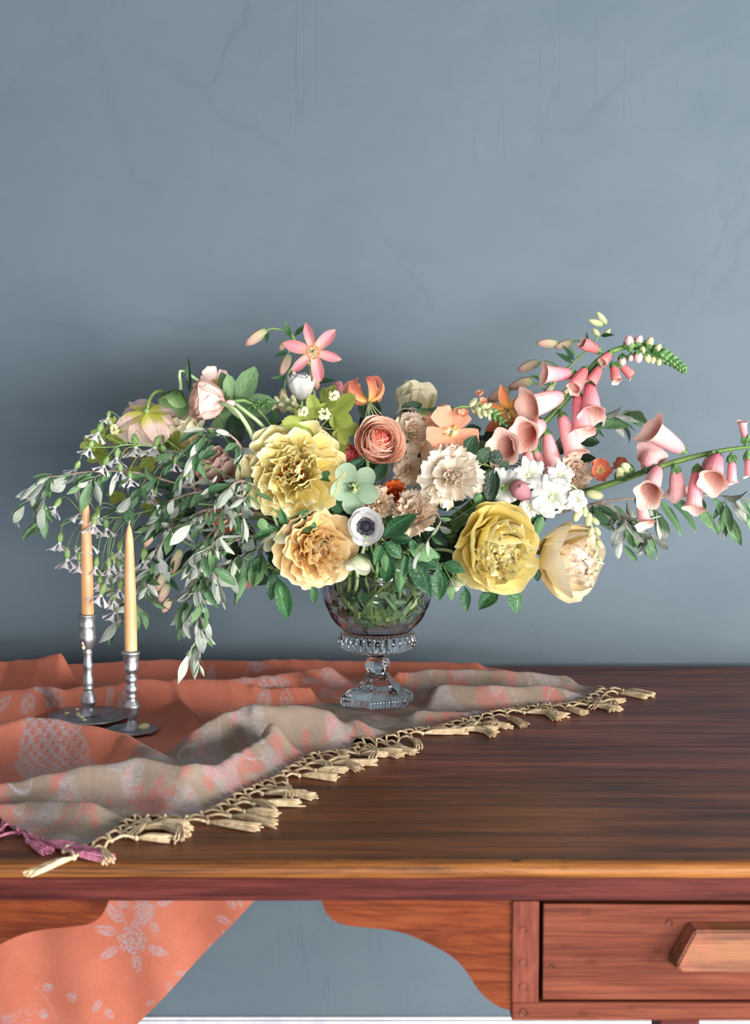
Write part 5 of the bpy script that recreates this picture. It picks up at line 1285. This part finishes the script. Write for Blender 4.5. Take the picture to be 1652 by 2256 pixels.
silene('white silene spray fanning over the pink poppy', [(180, 985), (240, 985), (300, 980), (400, 1000), (520, 1060), (680, 1160)], 2.13, sil1, 41)
silene('white silene spray hanging in front of the taller candle', [(130, 1160), (180, 1140), (260, 1140), (330, 1125), (430, 1110), (560, 1130), (690, 1190)], 2.125, sil2, 42)
silene('lowest white silene blossoms hanging between the two candles', [(230, 1270), (255, 1235), (290, 1195), (330, 1165), (420, 1140), (560, 1160), (690, 1200)], 2.13, sil3, 43)
# ------------------------------------------------------------------ silver-leaved branches
ELV = [leafmesh('leaf', [EL1, EL2], w_, .48, .9, bend=bd, fold=fo, wave=.015, seed=s) for s, bd, fo, w_ in ((1, -18, .15, .27), (2, -55, .25, .30), (3, 18, .3, .24), (4, -34, .05, .33), (5, 40, .35, .26))]
def nrand(rg, s=1): return Vector((rg.uniform(-s, s), rg.uniform(-s, s), rg.uniform(-s, s)))
def branch(name, label, cat, group, pts, n, size, rg, meshes=None, mat=None, r=(.0006, .0016, .0024), droop=.5, spread=.8, start=0., stop=.8, flip=.35, bowl=True, ang=3.1, wx=1.0, twigs=0):
    meshes = meshes or ELV
    P = [at(x, y, Y) for x, y, Y in pts]
    o = thing(name, label, cat, stempath_base(), group)
    tubepart(o, P + (to_bowl(.04, ang) if bowl else []), list(r), mat or BARK, n=50, sides=6)
    q = spline(P, 80)
    def leaf_at(p, d, k, f):
        sd = d.cross(Vector((0, 0, 1))); sd = sd.normalized() if sd.length > .1 else Vector((1, 0, 0))
        sd = sd * rg.uniform(-1, 1) + nrand(rg, .9) + Vector((0, -.35, 0))
        v = (d * (.75 if f > .02 else 1.6) + sd * spread + Vector((0, 0, -droop)) + nrand(rg, .25)).normalized()
        L = rg.uniform(size[0] * .72, size[1] * 1.12) * (.75 + .25 * min(1, f * 4 + .5))
        nr = Vector((rg.uniform(-.9, .9), -.7, rg.uniform(0, .9)))
        if rg.random() < flip: nr = -nr
        M, _ = aim(p, p + v, nr, rg.uniform(-.8, .8)); part(o, 'leaf', rg.choice(meshes), M @ Sc(L * wx * rg.uniform(.85, 1.15), L, L))
    for k in range(n):
        f = start + (stop - start) * (k + rg.uniform(-.3, .3)) / n; i = int(min(max(f, 0), .99) * 80)
        d = (q[max(0, i - 1)] - q[min(80, i + 1)]).normalized()
        leaf_at(q[i], d, k, f)
    for k in range(twigs):
        i = int((.12 + .75 * (k + .5) / twigs) * 80); d = (q[max(0, i - 1)] - q[min(80, i + 1)]).normalized()
        e = q[i] + (d * .5 + nrand(rg, .7) + Vector((0, -.25, -.5 * droop - .1))).normalized() * rg.uniform(.03, .06)
        tw = [q[i], (q[i] + e) / 2 + nrand(rg, .005), e]; tubepart(o, tw, .0008, mat or BARK, 'twig', 5, 8)
        s = spline(tw, 8)
        for j in range(6): leaf_at(s[min(8, 2 + j)], (e - q[i]).normalized(), j, .3)
        leaf_at(e, (e - q[i]).normalized(), 0, .01)
    return o
rg = random.Random(88); GS = 'silver leaved branches'
SZ = (.026, .046)
branch('silver_branch', 'silver leaved branch sweeping farthest left over the taller candle', 'branch', GS, [(40, 1130, 2.11), (75, 1088, 2.11), (120, 1056, 2.11), (190, 1040, 2.12), (290, 1040, 2.13), (370, 1060, 2.13), (470, 1090, 2.14), (600, 1140, 2.17)], 34, (.030, .050), rg, droop=.75, stop=.72, flip=.3, twigs=5)
branch('silver_branch', 'silver leaved branch hanging lowest in front of the shawl', 'branch', GS, [(438, 1462, 2.07), (436, 1400, 2.07), (432, 1330, 2.07), (432, 1260, 2.06), (440, 1210, 2.06), (475, 1165, 2.07), (540, 1130, 2.10), (640, 1150, 2.15)], 30, (.030, .050), rg, droop=.5, stop=.8, flip=.5, twigs=6)
branch('silver_branch', 'silver leaved branch crossing in front of the dusty pink rose', 'branch', GS, [(395, 1060, 2.09), (430, 1000, 2.08), (450, 960, 2.08), (480, 945, 2.08), (520, 970, 2.09), (545, 1010, 2.11), (600, 1090, 2.16)], 20, SZ, rg, droop=.6, flip=.4, twigs=3)
branch('silver_branch', 'silver leaved branch spilling against the side of the lemon peony', 'branch', GS, [(470, 1240, 2.05), (480, 1170, 2.05), (490, 1110, 2.05), (510, 1070, 2.05), (540, 1060, 2.06), (570, 1080, 2.09), (620, 1130, 2.15)], 24, SZ, rg, droop=.5, flip=.65, twigs=5)
branch('silver_branch', 'silver leaved branch reaching down toward the shorter candle', 'branch', GS, [(250, 1385, 2.14), (285, 1320, 2.13), (320, 1260, 2.12), (350, 1200, 2.11), (400, 1150, 2.11), (480, 1120, 2.12), (600, 1150, 2.17)], 26, (.03, .05), rg, droop=.5, flip=.35, twigs=5)
branch('silver_branch', 'silver leaved branch in the middle of the left foliage', 'branch', GS, [(340, 1140, 2.10), (370, 1110, 2.09), (410, 1090, 2.09), (460, 1085, 2.10), (540, 1110, 2.13), (640, 1160, 2.18)], 22, SZ, rg, droop=.5, flip=.35, twigs=5)
branch('silver_branch', 'silver leaved branch trailing beneath the cream hellebore', 'branch', GS, [(395, 1390, 2.12), (420, 1310, 2.10), (460, 1240, 2.09), (510, 1195, 2.09), (570, 1180, 2.12), (660, 1190, 2.17)], 24, SZ, rg, droop=.4, flip=.5, twigs=5)
branch('silver_branch', 'short silver leaved branch left of the apricot peony', 'branch', GS, [(480, 1290, 2.12), (520, 1235, 2.11), (570, 1205, 2.12), (640, 1195, 2.16)], 14, SZ, rg, droop=.5, flip=.35, twigs=3)
branch('silver_branch', 'small silver sprig lying over the middle of the arrangement', 'branch', GS, [(925, 1215, 2.06), (950, 1180, 2.06), (970, 1150, 2.07), (960, 1135, 2.08), (930, 1150, 2.10)], 9, (.024, .034), rg, droop=.35, flip=.6)
branch('silver_branch', 'small silver sprig in front of the pale yellow peony at the back', 'branch', GS, [(940, 900, 2.2), (915, 905, 2.2), (890, 900, 2.2), (870, 920, 2.2), (880, 980, 2.2)], 9, (.026, .038), rg, droop=.2, flip=.3)
branch('silver_branch', 'silver leaved branch behind the tall foxglove bells', 'branch', GS, [(1395, 905, 2.26), (1345, 915, 2.26), (1300, 925, 2.26), (1250, 950, 2.26), (1160, 1040, 2.26)], 20, (.040, .066), rg, droop=.5, flip=.4, ang=.2)
branch('silver_branch', 'silver leaved branch under the lower foxglove at the right edge', 'branch', GS, [(1690, 1120, 2.22), (1640, 1098, 2.22), (1580, 1092, 2.22), (1500, 1094, 2.22), (1420, 1098, 2.21), (1330, 1105, 2.2), (1200, 1140, 2.2)], 17, (.044, .064), rg, droop=1.1, flip=.45, ang=.2, stop=.8, twigs=2)
branch('silver_branch', 'silver leaved branch hanging below the coral cup blossom', 'branch', GS, [(1420, 1175, 2.19), (1390, 1140, 2.18), (1350, 1118, 2.18), (1300, 1112, 2.18), (1200, 1140, 2.2)], 24, (.036, .058), rg, droop=.8, flip=.5, ang=.2, stop=.85, twigs=4)

# ------------------------------------------------------------------ dark foliage with single leaves as in the photograph
RLV = [leafmesh('leaf', [RL1, RL2], .52, .42, .95, serr=.07, bend=bd, fold=fo, seed=s, ni=20, nj=7, wave=.01) for s, bd, fo in ((11, -22, .18), (12, -40, .30), (13, 15, .15))]
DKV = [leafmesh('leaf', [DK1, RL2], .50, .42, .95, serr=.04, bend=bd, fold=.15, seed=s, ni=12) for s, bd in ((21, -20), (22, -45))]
def sprig(label, Y, hub, leaves, rg, mesh=None, wx=1.0, cat='foliage', name='leafy_sprig', group='dark green leafy sprigs', mat=None):
    o = thing(name, label, cat, stempath_base(), group); h = at(hub[0], hub[1], Y + .02)
    tubepart(o, [h, h.lerp(Vector((VX, VY, BZ1)), .5) + Vector((0, .01, .01))] + to_bowl(.03, math.atan2(h.y - VY, h.x - VX)), .0018, mat or STEM)
    for (bx, by, tx, ty, w, flip) in leaves:
        p0, p1 = at(bx, by, Y), at(tx, ty, Y - rg.uniform(.0, .02))
        nr = Vector((rg.uniform(-.3, .3), -1, .35)) * (-1 if flip else 1)
        M, L = aim(p0, p1, nr, rg.uniform(-.3, .3)); W = w / 0.52 * pxm(Y)
        part(o, 'leaf', rg.choice(mesh or RLV), M @ Sc(W, L * 1.05, L))
        if (p0 - h).length > .012: tubepart(o, [h, p0.lerp(h, .5) + Vector((0, .004, 0)), p0], .0009, STEM, 'petiole', 5, 6)
    return o
rg = random.Random(99)
sprig('dark serrated leaves between the lemon and apricot peonies', 2.07, (640, 1160), [(645, 1146, 700, 1164, 40, 0), (628, 1164, 618, 1118, 20, 0), (622, 1166, 556, 1178, 26, 0), (650, 1140, 690, 1130, 24, 0), (600, 1172, 560, 1140, 24, 1)], rg)
sprig('dark serrated leaves fanning out right of the white anemone', 2.06, (855, 1200), [(840, 1186, 920, 1134, 44, 0), (846, 1192, 886, 1226, 34, 0), (846, 1204, 858, 1290, 40, 0), (842, 1198, 826, 1240, 24, 0), (850, 1208, 846, 1262, 20, 1), (862, 1190, 900, 1186, 26, 0)], rg)
sprig('green serrated leaves hanging over the bowl rim', 2.065, (900, 1215), [(898, 1210, 964, 1226, 44, 1), (900, 1222, 946, 1312, 44, 0), (896, 1220, 886, 1268, 18, 0), (890, 1218, 878, 1300, 30, 1), (915, 1214, 905, 1190, 20, 0), (920, 1226, 972, 1252, 30, 0)], rg)
sprig('green serrated leaves left of the butter yellow peony', 2.08, (975, 1245), [(968, 1246, 966, 1322, 42, 0), (975, 1240, 1022, 1258, 30, 0), (965, 1240, 950, 1215, 26, 0), (1000, 1290, 990, 1322, 22, 1), (1024, 1290, 1026, 1346, 26, 0)], rg)
sprig('two dark leaves poking out below the butter yellow peony', 2.13, (1100, 1300), [(1100, 1300, 1054, 1336, 40, 0), (1126, 1290, 1142, 1350, 38, 0), (1180, 1250, 1186, 1280, 20, 0)], rg)
sprig('pointed dark leaves hanging left of the glass bowl', 2.11, (604, 1255), [(604, 1258, 598, 1322, 30, 0), (610, 1268, 636, 1362, 38, 0), (570, 1240, 564, 1296, 30, 1), (540, 1230, 512, 1330, 30, 1), (690, 1290, 692, 1330, 20, 0), (580, 1230, 540, 1262, 28, 0)], rg)
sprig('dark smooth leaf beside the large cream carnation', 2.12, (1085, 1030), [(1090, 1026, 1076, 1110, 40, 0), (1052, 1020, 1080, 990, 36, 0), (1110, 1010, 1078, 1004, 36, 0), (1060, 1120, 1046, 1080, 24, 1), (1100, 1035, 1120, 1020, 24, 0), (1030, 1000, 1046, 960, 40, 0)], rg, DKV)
sprig('dark leaves beneath the crimson ranunculus', 2.105, (745, 1046), [(740, 1050, 812, 1004, 24, 0), (745, 1056, 702, 1046, 26, 0), (735, 1090, 706, 1120, 34, 0), (735, 1100, 748, 1130, 30, 0)], rg)
sprig('green leaves above the cream peach peony', 2.13, (1170, 1115), [(1168, 1112, 1186, 1150, 28, 0), (1172, 1118, 1206, 1138, 26, 0), (1180, 1110, 1230, 1128, 20, 0), (1195, 1130, 1180, 1180, 24, 1), (1140, 1050, 1160, 1024, 16, 0)], rg)
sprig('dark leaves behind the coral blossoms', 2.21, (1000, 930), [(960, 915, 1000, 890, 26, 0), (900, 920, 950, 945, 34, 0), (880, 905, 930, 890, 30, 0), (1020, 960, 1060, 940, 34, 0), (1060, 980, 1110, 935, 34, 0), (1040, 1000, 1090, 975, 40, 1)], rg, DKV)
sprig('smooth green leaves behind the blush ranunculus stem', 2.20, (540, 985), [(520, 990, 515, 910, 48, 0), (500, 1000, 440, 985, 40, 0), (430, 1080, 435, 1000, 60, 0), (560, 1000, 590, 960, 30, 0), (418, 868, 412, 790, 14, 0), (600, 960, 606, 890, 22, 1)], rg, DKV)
# deep green leaves that close the heart of the arrangement
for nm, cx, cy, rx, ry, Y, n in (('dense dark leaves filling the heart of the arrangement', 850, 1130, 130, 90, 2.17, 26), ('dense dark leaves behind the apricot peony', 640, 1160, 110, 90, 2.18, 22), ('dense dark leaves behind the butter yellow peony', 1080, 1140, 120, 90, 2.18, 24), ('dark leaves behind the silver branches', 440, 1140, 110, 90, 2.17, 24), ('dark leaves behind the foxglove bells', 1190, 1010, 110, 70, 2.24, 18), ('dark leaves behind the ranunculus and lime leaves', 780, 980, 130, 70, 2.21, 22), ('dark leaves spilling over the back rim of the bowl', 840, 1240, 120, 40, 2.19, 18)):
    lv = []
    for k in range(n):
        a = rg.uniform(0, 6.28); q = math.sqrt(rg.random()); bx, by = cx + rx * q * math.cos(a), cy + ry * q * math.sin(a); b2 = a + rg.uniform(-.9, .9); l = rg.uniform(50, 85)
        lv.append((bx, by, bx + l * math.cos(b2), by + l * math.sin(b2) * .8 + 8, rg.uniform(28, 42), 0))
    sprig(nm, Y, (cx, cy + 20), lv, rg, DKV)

# ------------------------------------------------------------------ lime and grey-green lobed leaves
LIME = [lobed('leaf', [LM1, LM2], seed=s) for s in (1, 2)]; LIMED = lobed('leaf', [LM2, LM2], seed=4)
GER = [lobed('leaf', [GE1, GE1], ((0, 1), (55, .95), (-55, .95)), .03, 30, -.2, 5, 1.4)]
def lobedset(label, Y, hub, lst, meshes, rg, stem=BARK, name='lime_sprig', group='lime green lobed foliage', heads=()):
    o = thing(name, label, 'foliage', stempath_base(), group); h = at(*hub, Y + .02)
    tubepart(o, [h, h.lerp(Vector((VX, VY, BZ1)), .5) + Vector((0, .02, .02))] + to_bowl(.03), .0018, stem)
    for (bx, by, tx, ty, f) in lst:
        p0, p1 = at(bx, by, Y), at(tx, ty, Y - .02 + rg.uniform(-.01, .01)); M, L = aim(p0, p1, (rg.uniform(-.4, .4), -1 * f, .5), rg.uniform(-.3, .3)); part(o, 'leaf', rg.choice(meshes), M @ Sc(L, L, L))
        tubepart(o, [h, (h + p0) / 2, p0], .0009, stem, 'petiole', 5, 6)
    for (x, y, r) in heads:
        b = MB(); c = at(x, y, Y - .018)
        for k in range(36):
            d = nrand(rg).normalized(); d.y = -abs(d.y); b.ball(Vector(d) * r * pxm(Y) * rg.uniform(.7, 1), .0021, n=6, rings=4)
        part(o, 'flower_head', b.mesh('flower_head', STW), Matrix.Translation(c))
lobedset('lime green lobed leaves with pale bead buds above the lemon peony', 2.13, (705, 945), [(700, 935, 684, 868, 1), (710, 935, 782, 868, 1), (705, 940, 620, 930, 1), (722, 945, 796, 945, 1), (716, 950, 770, 998, 1), (705, 905, 738, 848, 1), (695, 945, 665, 985, 1), (735, 945, 750, 885, 1)], LIME, rg, heads=((714, 912, 13), (668, 908, 11), (735, 872, 12)))
lobedset('yellow lime leaves at the far left above the silver branch', 2.20, (290, 1010), [(250, 995, 190, 1015, 1), (240, 975, 200, 950, 1), (270, 985, 250, 935, 1), (290, 1005, 300, 960, 1), (300, 1020, 285, 1060, 1), (370, 1000, 395, 950, 1), (345, 1010, 360, 960, 1), (270, 1080, 245, 1110, 1), (340, 1090, 330, 1140, 1), (400, 1130, 385, 1190, 1), (220, 970, 175, 985, 1), (255, 945, 235, 920, 1), (320, 1000, 335, 1040, 1)], LIME, rg, heads=((252, 946, 11),))
lobedset('grey green three lobed leaf behind the blush ranunculus', 2.22, (520, 930), [(505, 955, 555, 806, 1), (520, 915, 500, 825, 1), (500, 880, 510, 985, 1)], GER, rg, STEM, 'lobed_leaf', 'grey green lobed leaves')
# bent pale stems of the blush ranunculus and its bud crossing in front of the lobed leaf
o = thing('ranunculus_bud', 'closed ranunculus bud on a bent pale stem', 'bud', stempath_base())
tubepart(o, [at(516, 888, 2.14), at(545, 910, 2.13), at(575, 935, 2.13), at(597, 965, 2.13), at(612, 1010, 2.15), at(700, 1120, 2.2)] + to_bowl(.03, 2.8), .0030, STEML)
M, L = aim(at(520, 890, 2.14), at(496, 886, 2.135)); part(o, 'bud', SB_P, M @ Sc(L, L, L)); part(o, 'calyx', CALYX, M @ Sc(L * .7, L * .7, L * .7))
o = thing('flower_stalk', 'second bent pale flower stem arching over the lemon peony', 'flower stalk', stempath_base())
tubepart(o, [at(488, 888, 2.14), at(520, 905, 2.12), at(548, 945, 2.12), at(562, 980, 2.12), at(575, 1000, 2.13), at(680, 1120, 2.2)] + to_bowl(.02, 2.8), .0034, STEML, 'stalk')
# leaves and stems standing in the bowl
rg = random.Random(123)
_rz = sorted((z_, r_) for r_, z_ in ip)
def rin(z): return float(np.interp(z, [q[0] for q in _rz], [q[1] for q in _rz]))
def inb(a, z, gap): r_ = rin(z) - gap; return Vector((VX + math.cos(a) * r_, VY + math.sin(a) * r_, z))
for k in range(22):
    o = thing('cut_stem', 'cut green stem with drowned leaves standing in the glass bowl', 'stem', (VX, VY, BZ0), 'cut stems in the glass bowl')
    a = 2 * PI * k / 22 + rg.uniform(-.15, .15); zt = BZ1 - rg.uniform(.0, .012)
    p0 = inb(a, zt, rg.uniform(.008, .022)); a2 = a + rg.uniform(-1.2, 1.2); p1 = inb(a2, BZ0 + .006, rg.uniform(.012, .035)); pm = inb((a + a2) / 2, (zt + BZ0) / 2, rg.uniform(.008, .03))
    tubepart(o, [p0 + Vector((0, 0, .02)), p0, pm, p1], rg.uniform(.0020, .0034), rg.choice([STEM, STEML, STEMD]), 'stalk')
    for j in range(6):
        z_ = rg.uniform(BZ0 + .012, BZ1 - .004); b0 = a + rg.uniform(-.35, .35); g_ = rg.uniform(.006, .016)
        p = inb(b0, z_, g_); e = inb(b0 + rg.uniform(-.45, .45), min(BZ1, max(BZ0 + .008, z_ + rg.uniform(-.035, .03))), g_)
        if (e - p).length < .02: e = inb(b0 + .42, z_, g_)
        M, L = aim(p, e, Vector((math.cos(b0), math.sin(b0), .1)), rg.uniform(-.3, .3)); part(o, 'leaf', rg.choice(ELV + RLV), M @ Sc(L * rg.uniform(.7, 1.1), L, L * .5))
